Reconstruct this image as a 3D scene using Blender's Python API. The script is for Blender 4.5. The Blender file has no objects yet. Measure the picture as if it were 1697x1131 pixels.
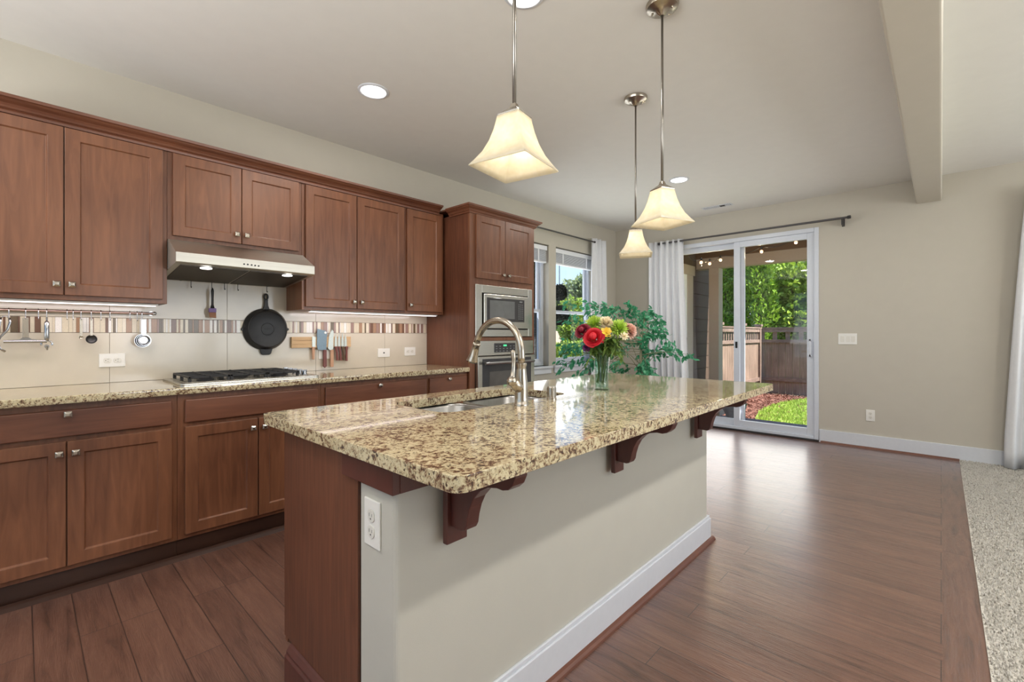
import bpy, bmesh, math, random
import numpy as np
from mathutils import Vector, Matrix

random.seed(7)
rng = np.random.default_rng(7)
scene = bpy.context.scene
COL = scene.collection
PI = math.pi

# ------------------------------------------------------------------ camera
# world: x runs along the cabinet wall, y towards the cabinet wall, z up; camera stands at the origin of x,y
F_PX, U0, V0, CAM_H, YAW = 760.0, 848.5, 554.0, 1.205, math.radians(43.1)
CY, SY = math.cos(YAW), math.sin(YAW)
cam_data = bpy.data.cameras.new('camera')
cam_data.sensor_width = 36.0
cam_data.lens = F_PX / 1697.0 * 36.0
cam_data.shift_y = (V0 - 565.5) / 1697.0
cam_data.clip_start = 0.05
cam_data.clip_end = 300
cam = bpy.data.objects.new('camera', cam_data)
COL.objects.link(cam)
cam.location = (0, 0, CAM_H)
cam.rotation_euler = (PI / 2, 0, YAW - PI / 2)
scene.camera = cam

# ------------------------------------------------------------------ view and sky
scene.view_settings.view_transform = 'Standard'
scene.view_settings.look = 'None'
scene.view_settings.exposure = 0.14
scene.view_settings.gamma = 1.0
scene.view_settings.use_curve_mapping = False
scene.cycles.max_bounces = 8
scene.cycles.diffuse_bounces = 5
scene.cycles.transparent_max_bounces = 12
scene.cycles.caustics_reflective = False
scene.cycles.caustics_refractive = False
scene.cycles.sample_clamp_indirect = 6.0
scene.cycles.use_denoising = True

world = bpy.data.worlds.new('sky')
scene.world = world
world.use_nodes = True
wn = world.node_tree
wn.nodes.clear()
_o = wn.nodes.new('ShaderNodeOutputWorld')
_b = wn.nodes.new('ShaderNodeBackground')
_b.inputs['Strength'].default_value = 2.4
_t = wn.nodes.new('ShaderNodeTexCoord')
_s = wn.nodes.new('ShaderNodeSeparateXYZ')
_r = wn.nodes.new('ShaderNodeValToRGB')
_r.color_ramp.elements[0].position = 0.0
_r.color_ramp.elements[0].color = (0.36, 0.43, 0.49, 1)
_r.color_ramp.elements[1].position = 0.75
_r.color_ramp.elements[1].color = (0.20, 0.38, 0.72, 1)
_e = _r.color_ramp.elements.new(0.25)
_e.color = (0.22, 0.36, 0.54, 1)
wn.links.new(_t.outputs['Generated'], _s.inputs[0])
wn.links.new(_s.outputs['Z'], _r.inputs['Fac'])
wn.links.new(_r.outputs['Color'], _b.inputs['Color'])
wn.links.new(_b.outputs[0], _o.inputs[0])

sun_d = bpy.data.lights.new('sun', 'SUN')
sun_d.energy = 12.0
sun_d.angle = math.radians(0.6)
sun_d.color = (1.0, 0.95, 0.86)
sun = bpy.data.objects.new('sun', sun_d)
COL.objects.link(sun)
sun.rotation_euler = Vector((0.08, -0.64, 0.77)).to_track_quat('Z', 'Y').to_euler()


def area(name, loc, direction, sx, sy, power, color=(1, 1, 1), shape='RECTANGLE', spread=180):
    d = bpy.data.lights.new(name, 'AREA')
    d.shape = shape
    d.size = sx
    if shape in ('RECTANGLE', 'ELLIPSE'):
        d.size_y = sy
    d.energy = power
    d.color = color
    d.spread = math.radians(spread)
    o = bpy.data.objects.new(name, d)
    COL.objects.link(o)
    o.location = loc
    o.rotation_euler = (-Vector(direction)).to_track_quat('Z', 'Y').to_euler()
    return o


# lamps for daylight; the front and back ones are added fill at unseen openings
area('added_fill_front', (3.3, -4.22, 1.45), (0, 1, 0.9), 4.4, 1.7, 98, (0.96, 0.98, 1.0), spread=130)  # added fill lamp, aimed up from an unseen wall opening
area('added_fill_back', (-2.62, 0.9, 1.45), (1, 0.0, 1.3), 4.2, 1.7, 145, (0.97, 0.98, 1.0), spread=112)  # added out of view to brighten the kitchen ceiling
area('daylight_patio_door', (6.262, 1.92, 0.62), (-1, 0, 0.30), 1.72, 1.1, 13.0, (1.0, 0.97, 0.94), spread=160)
area('daylight_kitchen_window', (5.07, 3.735, 1.50), (0, -1, 0.6), 0.78, 1.25, 8, (0.95, 0.98, 1.0), spread=150)
area('daylight_kitchen_window', (4.04, 3.735, 1.50), (0, -1, 0.6), 0.78, 1.25, 8, (0.95, 0.98, 1.0), spread=150)


# ------------------------------------------------------------------ pixel helpers (a photo pixel to a point on a known plane)
def _ray(u, v):
    a = (u - U0) / F_PX
    return (CY + a * SY, SY - a * CY, -(v - V0) / F_PX)


def at_y(u, v, y):
    r = _ray(u, v); t = y / r[1]
    return Vector((r[0] * t, y, CAM_H + r[2] * t))


def at_x(u, v, x):
    r = _ray(u, v); t = x / r[0]
    return Vector((x, r[1] * t, CAM_H + r[2] * t))


def at_d(u, v, d):
    r = _ray(u, v)
    return Vector((r[0] * d, r[1] * d, CAM_H + r[2] * d))


# ------------------------------------------------------------------ materials
def new_mat(name):
    m = bpy.data.materials.new(name)
    m.use_nodes = True
    nt = m.node_tree
    return m, nt, nt.nodes['Principled BSDF']


def lin(c):
    return tuple((x / 12.92 if x <= 0.04045 else ((x + 0.055) / 1.055) ** 2.4) for x in c)


def rgb(r, g, b):
    return lin((r / 255, g / 255, b / 255)) + (1.0,)


def N(nt, t, **kw):
    n = nt.nodes.new('ShaderNode' + t)
    for k, v in kw.items():
        setattr(n, k, v)
    return n


def ramp(nt, stops):
    r = N(nt, 'ValToRGB')
    cr = r.color_ramp
    cr.elements[0].position, cr.elements[0].color = stops[0]
    cr.elements[1].position, cr.elements[1].color = stops[-1]
    for p, c in stops[1:-1]:
        e = cr.elements.new(p); e.color = c
    return r


def mapped(nt, scale, coord='Object'):
    tc = N(nt, 'TexCoord'); mp = N(nt, 'Mapping')
    mp.inputs['Scale'].default_value = scale
    nt.links.new(tc.outputs[coord], mp.inputs['Vector'])
    return mp


def bump(nt, bsdf, src, strength, dist=0.002):
    b = N(nt, 'Bump')
    b.inputs['Strength'].default_value = strength
    b.inputs['Distance'].default_value = dist
    nt.links.new(src, b.inputs['Height'])
    nt.links.new(b.outputs[0], bsdf.inputs['Normal'])


def plain(name, c, rough=0.5, metal=0.0, var=0.06, scale=8.0, bmp=0.0, bscale=200.0, coat=0.0, spec=0.5):
    """base colour with a faint procedural mottling"""
    m, nt, b = new_mat(name)
    mp = mapped(nt, (scale,) * 3)
    no = N(nt, 'TexNoise'); no.inputs['Detail'].default_value = 4
    nt.links.new(mp.outputs[0], no.inputs['Vector'])
    lo = tuple(x * (1 - var) for x in c[:3]) + (1,)
    hi = tuple(min(1, x * (1 + var)) for x in c[:3]) + (1,)
    r = ramp(nt, [(0.3, lo), (0.7, hi)])
    nt.links.new(no.outputs['Fac'], r.inputs[0])
    nt.links.new(r.outputs[0], b.inputs['Base Color'])
    b.inputs['Roughness'].default_value = rough
    b.inputs['Metallic'].default_value = metal
    b.inputs['Coat Weight'].default_value = coat
    b.inputs['Specular IOR Level'].default_value = spec
    if bmp:
        mp2 = mapped(nt, (bscale,) * 3)
        n2 = N(nt, 'TexNoise'); n2.inputs['Detail'].default_value = 3
        nt.links.new(mp2.outputs[0], n2.inputs['Vector'])
        bump(nt, b, n2.outputs['Fac'], bmp)
    return m


def wood(name, dark, light, grain, rough=0.38, coat=0.15, strength=1.0):
    m, nt, b = new_mat(name)
    tc = N(nt, 'TexCoord'); oi = N(nt, 'ObjectInfo')
    add = N(nt, 'VectorMath', operation='ADD')
    mul = N(nt, 'VectorMath', operation='SCALE')
    nt.links.new(oi.outputs['Location'], mul.inputs[0]); mul.inputs['Scale'].default_value = 1.7
    nt.links.new(tc.outputs['Object'], add.inputs[0]); nt.links.new(mul.outputs[0], add.inputs[1])
    mp = N(nt, 'Mapping'); mp.inputs['Scale'].default_value = grain
    nt.links.new(add.outputs[0], mp.inputs['Vector'])
    n1 = N(nt, 'TexNoise'); n1.inputs['Scale'].default_value = 3.0; n1.inputs['Detail'].default_value = 6; n1.inputs['Distortion'].default_value = 1.2
    n2 = N(nt, 'TexNoise'); n2.inputs['Scale'].default_value = 1.6; n2.inputs['Detail'].default_value = 2
    nt.links.new(mp.outputs[0], n1.inputs['Vector'])
    nt.links.new(add.outputs[0], n2.inputs['Vector'])
    mx = N(nt, 'Math', operation='MULTIPLY_ADD')
    nt.links.new(n1.outputs['Fac'], mx.inputs[0]); mx.inputs[1].default_value = 0.6 * strength
    mm = N(nt, 'Math', operation='MULTIPLY_ADD'); mm.inputs[1].default_value = 0.5; mm.inputs[2].default_value = 0.2 * (1 - strength)
    nt.links.new(n2.outputs['Fac'], mm.inputs[0])
    nt.links.new(mm.outputs[0], mx.inputs[2])
    r = ramp(nt, [(0.36, dark), (0.74, light)])
    nt.links.new(mx.outputs[0], r.inputs[0])
    nt.links.new(r.outputs[0], b.inputs['Base Color'])
    b.inputs['Roughness'].default_value = rough
    b.inputs['Coat Weight'].default_value = coat
    b.inputs['Coat Roughness'].default_value = 0.25
    bump(nt, b, n1.outputs['Fac'], 0.04, 0.001)
    return m


M = {}
M['cherry'] = wood('cherry_wood', rgb(93, 55, 36), rgb(142, 93, 64), (9, 9, 0.9), strength=0.75)
M['cherry_h'] = wood('cherry_wood_horizontal', rgb(90, 52, 36), rgb(132, 84, 60), (0.9, 9, 9), strength=0.75)
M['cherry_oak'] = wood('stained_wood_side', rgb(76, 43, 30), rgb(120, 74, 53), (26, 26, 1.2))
M['cherry_red'] = wood('red_stained_wood', rgb(74, 36, 30), rgb(100, 52, 42), (9, 9, 1.5), strength=0.6)
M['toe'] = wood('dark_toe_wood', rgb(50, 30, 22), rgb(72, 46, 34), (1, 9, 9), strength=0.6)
M['shoe'] = wood('shoe_molding_wood', rgb(92, 54, 40), rgb(122, 76, 58), (2, 2, 9), strength=0.6)
M['bamboo'] = wood('bamboo', rgb(182, 146, 104), rgb(208, 176, 134), (1.2, 20, 20), rough=0.5, coat=0)
M['pale_wood'] = wood('pale_wood', rgb(176, 132, 104), rgb(200, 158, 128), (20, 20, 1.5), rough=0.5, coat=0)
M['pakka'] = wood('red_handle_wood', rgb(88, 42, 36), rgb(124, 64, 54), (20, 20, 1.5), rough=0.4)
M['fence'] = wood('fence_board', rgb(108, 88, 76), rgb(154, 130, 114), (9, 9, 0.8), rough=0.8, coat=0)
M['fence_rail'] = wood('fence_rail', rgb(104, 84, 74), rgb(142, 120, 108), (2, 2, 5), rough=0.8, coat=0)
M['wall'] = plain('wall_paint', rgb(192, 186, 173), 0.75, var=0.012, scale=2, bmp=0.10, bscale=140)
M['wall_island'] = plain('island_wall_paint', rgb(190, 187, 176), 0.75, var=0.012, scale=2, bmp=0.22, bscale=120)
M['ceiling'] = plain('ceiling_paint', rgb(222, 220, 215), 0.85, var=0.012, scale=2, bmp=0.12, bscale=120)
M['trim'] = plain('white_trim_paint', rgb(210, 213, 219), 0.4, var=0.015)
M['vinyl'] = plain('white_vinyl', rgb(208, 213, 222), 0.35, var=0.015)
M['plastic'] = plain('white_plastic', rgb(232, 230, 224), 0.35, var=0.01)
M['plastic_in'] = plain('socket_face', rgb(222, 219, 210), 0.4, var=0.01)
M['dark'] = plain('dark_slot', rgb(38, 36, 34), 0.6)
M['black_iron'] = plain('cast_iron', rgb(26, 26, 28), 0.36, 0.2, var=0.25, scale=30, bmp=0.25, bscale=300)
M['grate'] = plain('grate_iron', rgb(44, 43, 44), 0.5, 0.3, var=0.15, scale=30)
M['black'] = plain('black_plastic', rgb(24, 24, 26), 0.35)
M['rod'] = plain('dark_bronze_rod', rgb(92, 90, 90), 0.4, 0.7)
M['bronze'] = plain('dark_grey_metal', rgb(70, 68, 68), 0.4, 0.7)
M['chrome'] = plain('polished_steel', rgb(176, 176, 178), 0.18, 1.0, var=0.02)
M['nickel'] = plain('satin_nickel', rgb(182, 173, 160), 0.25, 1.0, var=0.03)
M['hookwire'] = plain('hook_wire', rgb(120, 110, 106), 0.35, 0.9)
M['rod_nickel'] = plain('rod_nickel', rgb(146, 141, 134), 0.3, 1.0, var=0.03)
M['rail_metal'] = plain('brushed_rail', rgb(172, 150, 140), 0.32, 1.0, var=0.03)
M['purple'] = plain('purple_band', rgb(120, 96, 150), 0.5)
M['bristle'] = plain('brush_bristle', rgb(150, 108, 84), 0.8, var=0.2, scale=300)
M['cleaver'] = plain('cleaver_steel', rgb(116, 132, 142), 0.38, 0.75, var=0.08, scale=20)
M['blade'] = plain('knife_steel', rgb(176, 178, 170), 0.3, 0.85, var=0.1, scale=40)
M['urn'] = plain('grey_ceramic', rgb(122, 122, 124), 0.6, var=0.1)
M['curtain'] = plain('curtain_cloth', rgb(226, 227, 230), 0.85, var=0.02, bmp=0.1, bscale=600)
M['blind'] = plain('blind_slat', rgb(232, 234, 238), 0.5, var=0.015)
M['patio_ceiling'] = wood('patio_ceiling_boards', rgb(104, 80, 44), rgb(136, 106, 60), (1, 12, 9), rough=0.6, coat=0)
M['siding'] = plain('brown_siding', rgb(84, 66, 54), 0.8, var=0.08)
M['patio_trim'] = plain('patio_trim_paint', rgb(168, 154, 142), 0.7, var=0.03)
M['patio_beam_side'] = plain('patio_beam_brown', rgb(96, 70, 44), 0.7, var=0.05)
M['concrete'] = plain('patio_concrete', rgb(104, 98, 100), 0.85, var=0.1, scale=14, bmp=0.3, bscale=80)
M['mulch'] = plain('bark_mulch', rgb(134, 92, 78), 0.95, var=0.4, scale=40, bmp=1.0, bscale=60)
M['soil'] = plain('ground_soil', rgb(128, 124, 100), 0.95, var=0.3, scale=3)
M['trunk'] = plain('bark', rgb(96, 78, 60), 0.9, var=0.3, scale=30, bmp=0.5, bscale=80)
M['ficus_bark'] = plain('pale_green_bark', rgb(132, 130, 104), 0.8, var=0.2, scale=30)
M['stem'] = plain('flower_stem', rgb(70, 104, 52), 0.6, var=0.2, scale=30)
M['pot'] = plain('woven_basket', rgb(150, 128, 100), 0.8, var=0.2, scale=60)
M['green_led'] = None


def stainless(name, axis_scale, c=(196, 192, 182), rough=0.27):
    m, nt, b = new_mat(name)
    mp = mapped(nt, axis_scale)
    n = N(nt, 'TexNoise'); n.inputs['Scale'].default_value = 4; n.inputs['Detail'].default_value = 3
    nt.links.new(mp.outputs[0], n.inputs['Vector'])
    c0 = rgb(*c)
    r = ramp(nt, [(0.3, tuple(x * 0.88 for x in c0[:3]) + (1,)), (0.7, c0)])
    nt.links.new(n.outputs['Fac'], r.inputs[0]); nt.links.new(r.outputs[0], b.inputs['Base Color'])
    b.inputs['Metallic'].default_value = 1.0
    b.inputs['Roughness'].default_value = rough
    b.inputs['Anisotropic'].default_value = 0.5
    return m


M['steel'] = stainless('brushed_stainless', (1.5, 60, 120))
M['steel_hood'] = stainless('hood_stainless', (1.5, 60, 120), (206, 202, 192), 0.42)
M['steel_sink'] = stainless('sink_stainless', (60, 60, 2), (146, 144, 141), 0.32)
M['steel_dark'] = stainless('hood_filter_mesh', (90, 90, 90), (96, 90, 84), 0.5)


def emis(name, c, s):
    m, nt, b = new_mat(name)
    b.inputs['Base Color'].default_value = c
    b.inputs['Emission Color'].default_value = c
    b.inputs['Emission Strength'].default_value = s
    return m


M['lamp'] = emis('lit_lamp_lens', (1, 0.98, 0.94, 1), 3.0)
M['bulb'] = emis('lit_bulb', (1, 0.88, 0.68, 1), 4.0)
M['string_bulb'] = emis('lit_string_bulb', (1, 0.62, 0.40, 1), 1.6)
M['led_strip'] = emis('led_strip', (1, 0.90, 0.92, 1), 2.0)
M['green_led'] = emis('green_display', (0.1, 0.9, 0.4, 1), 0.4)


def glass_thin(name, tint=(1, 1, 1, 1), refl=0.6):
    m = bpy.data.materials.new(name); m.use_nodes = True
    nt = m.node_tree; nt.nodes.clear()
    out = N(nt, 'OutputMaterial'); mix = N(nt, 'MixShader'); tr = N(nt, 'BsdfTransparent'); gl = N(nt, 'BsdfGlossy')
    gl.inputs['Roughness'].default_value = 0.02
    tr.inputs['Color'].default_value = tint
    lw = N(nt, 'LayerWeight'); lw.inputs['Blend'].default_value = 0.5
    pw = N(nt, 'Math', operation='POWER'); pw.inputs[1].default_value = 5.0
    nt.links.new(lw.outputs['Facing'], pw.inputs[0])
    mu = N(nt, 'Math', operation='MULTIPLY_ADD'); mu.inputs[1].default_value = 0.9 * refl; mu.inputs[2].default_value = 0.04 * refl
    nt.links.new(pw.outputs[0], mu.inputs[0]); nt.links.new(mu.outputs[0], mix.inputs[0])
    nt.links.new(tr.outputs[0], mix.inputs[1]); nt.links.new(gl.outputs[0], mix.inputs[2])
    nt.links.new(mix.outputs[0], out.inputs[0])
    return m


M['glass'] = glass_thin('window_glass')
M['vase_glass'] = glass_thin('vase_glass', (0.93, 0.97, 0.96, 1), 0.9)
M['water'] = glass_thin('vase_water', (0.88, 0.95, 0.90, 1), 0.4)


def dark_glass(name, c, rough=0.08):
    m, nt, b = new_mat(name)
    mp = mapped(nt, (3, 3, 3)); n = N(nt, 'TexNoise')
    nt.links.new(mp.outputs[0], n.inputs['Vector'])
    r = ramp(nt, [(0.3, c), (0.7, tuple(x * 1.15 for x in c[:3]) + (1,))])
    nt.links.new(n.outputs['Fac'], r.inputs[0]); nt.links.new(r.outputs[0], b.inputs['Base Color'])
    b.inputs['Roughness'].default_value = rough
    return m


M['oven_glass'] = dark_glass('oven_glass', rgb(62, 62, 64))
M['oven_window'] = dark_glass('oven_window_tint', rgb(88, 86, 84))
M['micro_window'] = dark_glass('microwave_window', rgb(104, 106, 106), 0.15)
M['keypad'] = plain('keypad_print', rgb(120, 122, 124), 0.5)

# frosted pendant shade
m, nt, b = new_mat('frosted_glass_shade')
mp = mapped(nt, (9, 9, 9)); n = N(nt, 'TexNoise'); nt.links.new(mp.outputs[0], n.inputs['Vector'])
r = ramp(nt, [(0.3, rgb(238, 230, 208)), (0.7, rgb(246, 240, 224))])
nt.links.new(n.outputs['Fac'], r.inputs[0])
nt.nodes.remove(b)
out = [q for q in nt.nodes if q.type == 'OUTPUT_MATERIAL'][0]
df = N(nt, 'BsdfDiffuse'); tl = N(nt, 'BsdfTranslucent'); gl = N(nt, 'BsdfGlossy'); gl.inputs['Roughness'].default_value = 0.3
x1 = N(nt, 'MixShader'); x1.inputs[0].default_value = 0.55
x2 = N(nt, 'MixShader'); x2.inputs[0].default_value = 0.05
for q in (df, tl):
    nt.links.new(r.outputs[0], q.inputs['Color'])
nt.links.new(df.outputs[0], x1.inputs[1]); nt.links.new(tl.outputs[0], x1.inputs[2])
nt.links.new(x1.outputs[0], x2.inputs[1]); nt.links.new(gl.outputs[0], x2.inputs[2])
nt.links.new(x2.outputs[0], out.inputs[0])
M['shade'] = m

# granite
m, nt, b = new_mat('granite')
mp = mapped(nt, (1, 1, 1))
n1 = N(nt, 'TexNoise'); n1.inputs['Scale'].default_value = 75; n1.inputs['Detail'].default_value = 6; n1.inputs['Roughness'].default_value = 0.62; n1.inputs['Distortion'].default_value = 0.6
n2 = N(nt, 'TexNoise'); n2.inputs['Scale'].default_value = 16; n2.inputs['Detail'].default_value = 3
n3 = N(nt, 'TexNoise'); n3.inputs['Scale'].default_value = 120; n3.inputs['Detail'].default_value = 3; n3.inputs['Distortion'].default_value = 1.0
for q in (n1, n2, n3):
    nt.links.new(mp.outputs[0], q.inputs['Vector'])
av = N(nt, 'Math', operation='MULTIPLY_ADD'); av.inputs[1].default_value = 0.30
nt.links.new(n2.outputs['Fac'], av.inputs[0]); nt.links.new(n1.outputs['Fac'], av.inputs[2])
r1 = ramp(nt, [(0.47, rgb(56, 40, 34)), (0.555, rgb(118, 88, 68)), (0.625, rgb(180, 162, 128)), (0.73, rgb(210, 198, 164)), (0.84, rgb(190, 173, 132))])
nt.links.new(av.outputs[0], r1.inputs[0])
r2 = ramp(nt, [(0.34, (0, 0, 0, 1)), (0.42, (1, 1, 1, 1))])
nt.links.new(n3.outputs['Fac'], r2.inputs[0])
mc = N(nt, 'Mix', data_type='RGBA')
nt.links.new(r2.outputs[0], mc.inputs[0])
mc.inputs[6].default_value = rgb(66, 46, 38)
nt.links.new(r1.outputs[0], mc.inputs[7])
nt.links.new(mc.outputs[2], b.inputs['Base Color'])
b.inputs['Roughness'].default_value = 0.09
b.inputs['Coat Weight'].default_value = 0.4
b.inputs['Coat Roughness'].default_value = 0.03
M['granite'] = m


# hand-scraped plank floor, boards along y (or along x for the border)
def plank(name, along_y, bw=1.25, rh=0.127):
    m, nt, b = new_mat(name)
    tc = N(nt, 'TexCoord'); sp = N(nt, 'SeparateXYZ'); cb = N(nt, 'CombineXYZ')
    nt.links.new(tc.outputs['Object'], sp.inputs[0])
    nt.links.new(sp.outputs['Y' if along_y else 'X'], cb.inputs[0])
    nt.links.new(sp.outputs['X' if along_y else 'Y'], cb.inputs[1])
    br = N(nt, 'TexBrick')
    br.offset = 0.37; br.offset_frequency = 3
    br.inputs['Scale'].default_value = 1.0
    br.inputs['Brick Width'].default_value = bw
    br.inputs['Row Height'].default_value = rh
    br.inputs['Mortar Size'].default_value = 0.0022
    br.inputs['Mortar Smooth'].default_value = 0.3
    br.inputs['Bias'].default_value = 0.0
    br.inputs['Color1'].default_value = (0.1, 0.1, 0.1, 1)
    br.inputs['Color2'].default_value = (0.9, 0.9, 0.9, 1)
    br.inputs['Mortar'].default_value = (0, 0, 0, 1)
    nt.links.new(cb.outputs[0], br.inputs['Vector'])
    # grain, shifted per board
    sh = N(nt, 'VectorMath', operation='MULTIPLY_ADD')
    sh.inputs[1].default_value = (3.1, 7.7, 5.3)
    nt.links.new(br.outputs['Color'], sh.inputs[0]); nt.links.new(cb.outputs[0], sh.inputs[2])
    mp = N(nt, 'Mapping'); mp.inputs['Scale'].default_value = (1.1, 9, 9)
    nt.links.new(sh.outputs[0], mp.inputs['Vector'])
    g1 = N(nt, 'TexNoise'); g1.inputs['Scale'].default_value = 3.2; g1.inputs['Detail'].default_value = 7; g1.inputs['Distortion'].default_value = 1.0
    nt.links.new(mp.outputs[0], g1.inputs['Vector'])
    mp2 = N(nt, 'Mapping'); mp2.inputs['Scale'].default_value = (2.6, 30, 9)
    nt.links.new(sh.outputs[0], mp2.inputs['Vector'])
    g2 = N(nt, 'TexNoise'); g2.inputs['Scale'].default_value = 2.4; g2.inputs['Detail'].default_value = 3; g2.inputs['Distortion'].default_value = 2.5
    nt.links.new(mp2.outputs[0], g2.inputs['Vector'])
    a = N(nt, 'Math', operation='MULTIPLY_ADD'); a.inputs[1].default_value = 0.24
    sx = N(nt, 'SeparateXYZ'); nt.links.new(br.outputs['Color'], sx.inputs[0])
    nt.links.new(sx.outputs[0], a.inputs[0]); nt.links.new(g1.outputs['Fac'], a.inputs[2])
    r = ramp(nt, [(0.30, rgb(64, 40, 31)), (0.46, rgb(95, 63, 50)), (0.62, rgb(107, 73, 59)), (0.82, rgb(119, 84, 68))])
    nt.links.new(a.outputs[0], r.inputs[0])
    mx = N(nt, 'Mix', data_type='RGBA')
    nt.links.new(br.outputs['Fac'], mx.inputs[0])
    nt.links.new(r.outputs[0], mx.inputs[6]); mx.inputs[7].default_value = rgb(58, 36, 28)
    nt.links.new(mx.outputs[2], b.inputs['Base Color'])
    b.inputs['Roughness'].default_value = 0.36
    b.inputs['Coat Weight'].default_value = 1.0
    b.inputs['Coat IOR'].default_value = 1.6
    b.inputs['Coat Roughness'].default_value = 0.26
    h = N(nt, 'Math', operation='MULTIPLY_ADD'); h.inputs[1].default_value = -1.2
    nt.links.new(br.outputs['Fac'], h.inputs[0]); nt.links.new(g2.outputs['Fac'], h.inputs[2])
    bump(nt, b, h.outputs[0], 0.55, 0.006)
    return m


M['plank'] = plank('plank_floor', True)
M['plank_border'] = plank('plank_border', False, 1.9, 0.30)

# carpet
m, nt, b = new_mat('speckled_carpet')
mp = mapped(nt, (1, 1, 1))
n1 = N(nt, 'TexNoise'); n1.inputs['Scale'].default_value = 90; n1.inputs['Detail'].default_value = 3
nt.links.new(mp.outputs[0], n1.inputs['Vector'])
r = ramp(nt, [(0.34, rgb(142, 137, 128)), (0.46, rgb(188, 183, 174)), (0.66, rgb(206, 202, 194))])
nt.links.new(n1.outputs['Fac'], r.inputs[0]); nt.links.new(r.outputs[0], b.inputs['Base Color'])
b.inputs['Roughness'].default_value = 0.95
b.inputs['Specular IOR Level'].default_value = 0.1
bump(nt, b, n1.outputs['Fac'], 0.8, 0.006)
M['carpet'] = m

# tile field of the backsplash
M['tile'] = plain('glazed_tile', rgb(204, 195, 178), 0.12, var=0.02, scale=3)
M['grout'] = plain('grout', rgb(150, 140, 126), 0.8)
MOSAIC = [plain('mosaic_%s' % k, rgb(*c), 0.2, var=0.08, scale=60) for k, c in
          [('white', (232, 228, 222)), ('cream', (214, 202, 178)), ('tan', (162, 128, 102)), ('brown', (116, 86, 70)),
           ('taupe', (108, 92, 72)), ('rose', (152, 124, 114)), ('ivory', (222, 212, 192))]]


def leafmat(name, stops, scale=6, rough=0.5, trans=0.25):
    m, nt, b = new_mat(name)
    mp = mapped(nt, (scale,) * 3)
    n = N(nt, 'TexNoise'); n.inputs['Detail'].default_value = 5; n.inputs['Roughness'].default_value = 0.7
    nt.links.new(mp.outputs[0], n.inputs['Vector'])
    r = ramp(nt, stops)
    nt.links.new(n.outputs['Fac'], r.inputs[0]); nt.links.new(r.outputs[0], b.inputs['Base Color'])
    b.inputs['Roughness'].default_value = rough
    out = [q for q in nt.nodes if q.type == 'OUTPUT_MATERIAL'][0]
    tl = N(nt, 'BsdfTranslucent'); nt.links.new(r.outputs[0], tl.inputs['Color'])
    mx = N(nt, 'MixShader'); mx.inputs[0].default_value = trans
    nt.links.new(b.outputs[0], mx.inputs[1]); nt.links.new(tl.outputs[0], mx.inputs[2])
    nt.links.new(mx.outputs[0], out.inputs[0])
    return m


M['ficus_leaf'] = leafmat('ficus_leaf', [(0.3, rgb(34, 100, 70)), (0.5, rgb(56, 144, 100)), (0.72, rgb(124, 190, 152))], 9)
M['arbor'] = leafmat('arborvitae_leaf', [(0.3, rgb(70, 104, 26)), (0.5, rgb(128, 164, 48)), (0.7, rgb(190, 212, 88))], 4)
M['bush'] = leafmat('bright_shrub_leaf', [(0.3, rgb(82, 104, 34)), (0.5, rgb(138, 166, 56)), (0.7, rgb(192, 206, 90))], 4)
M['darkleaf'] = leafmat('dark_tree_leaf', [(0.3, rgb(44, 42, 40)), (0.5, rgb(68, 62, 58)), (0.7, rgb(112, 104, 98))], 3)
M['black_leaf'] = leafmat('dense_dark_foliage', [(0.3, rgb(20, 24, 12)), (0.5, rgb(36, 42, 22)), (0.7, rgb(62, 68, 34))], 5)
M['olive'] = leafmat('olive_tree_leaf', [(0.3, rgb(84, 98, 62)), (0.5, rgb(126, 142, 96)), (0.7, rgb(170, 182, 134))], 3)
M['grass'] = leafmat('grass_blade', [(0.3, rgb(128, 158, 60)), (0.5, rgb(156, 184, 78)), (0.7, rgb(180, 200, 104))], 5)
M['fern'] = leafmat('bouquet_greens', [(0.3, rgb(62, 92, 40)), (0.5, rgb(104, 132, 62)), (0.7, rgb(142, 160, 84))], 20)
for k, c in dict(red=(196, 24, 40), wine=(126, 20, 42), lime=(176, 204, 84), cream=(236, 222, 190), yellow=(226, 188, 64), pink=(228, 188, 172), purple=(116, 52, 108)).items():
    q = plain('petal_' + k, rgb(*c), 0.6, var=0.18, scale=50)
    q.node_tree.nodes['Principled BSDF'].inputs['Subsurface Weight'].default_value = 0.0
    M['petal_' + k] = q


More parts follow.
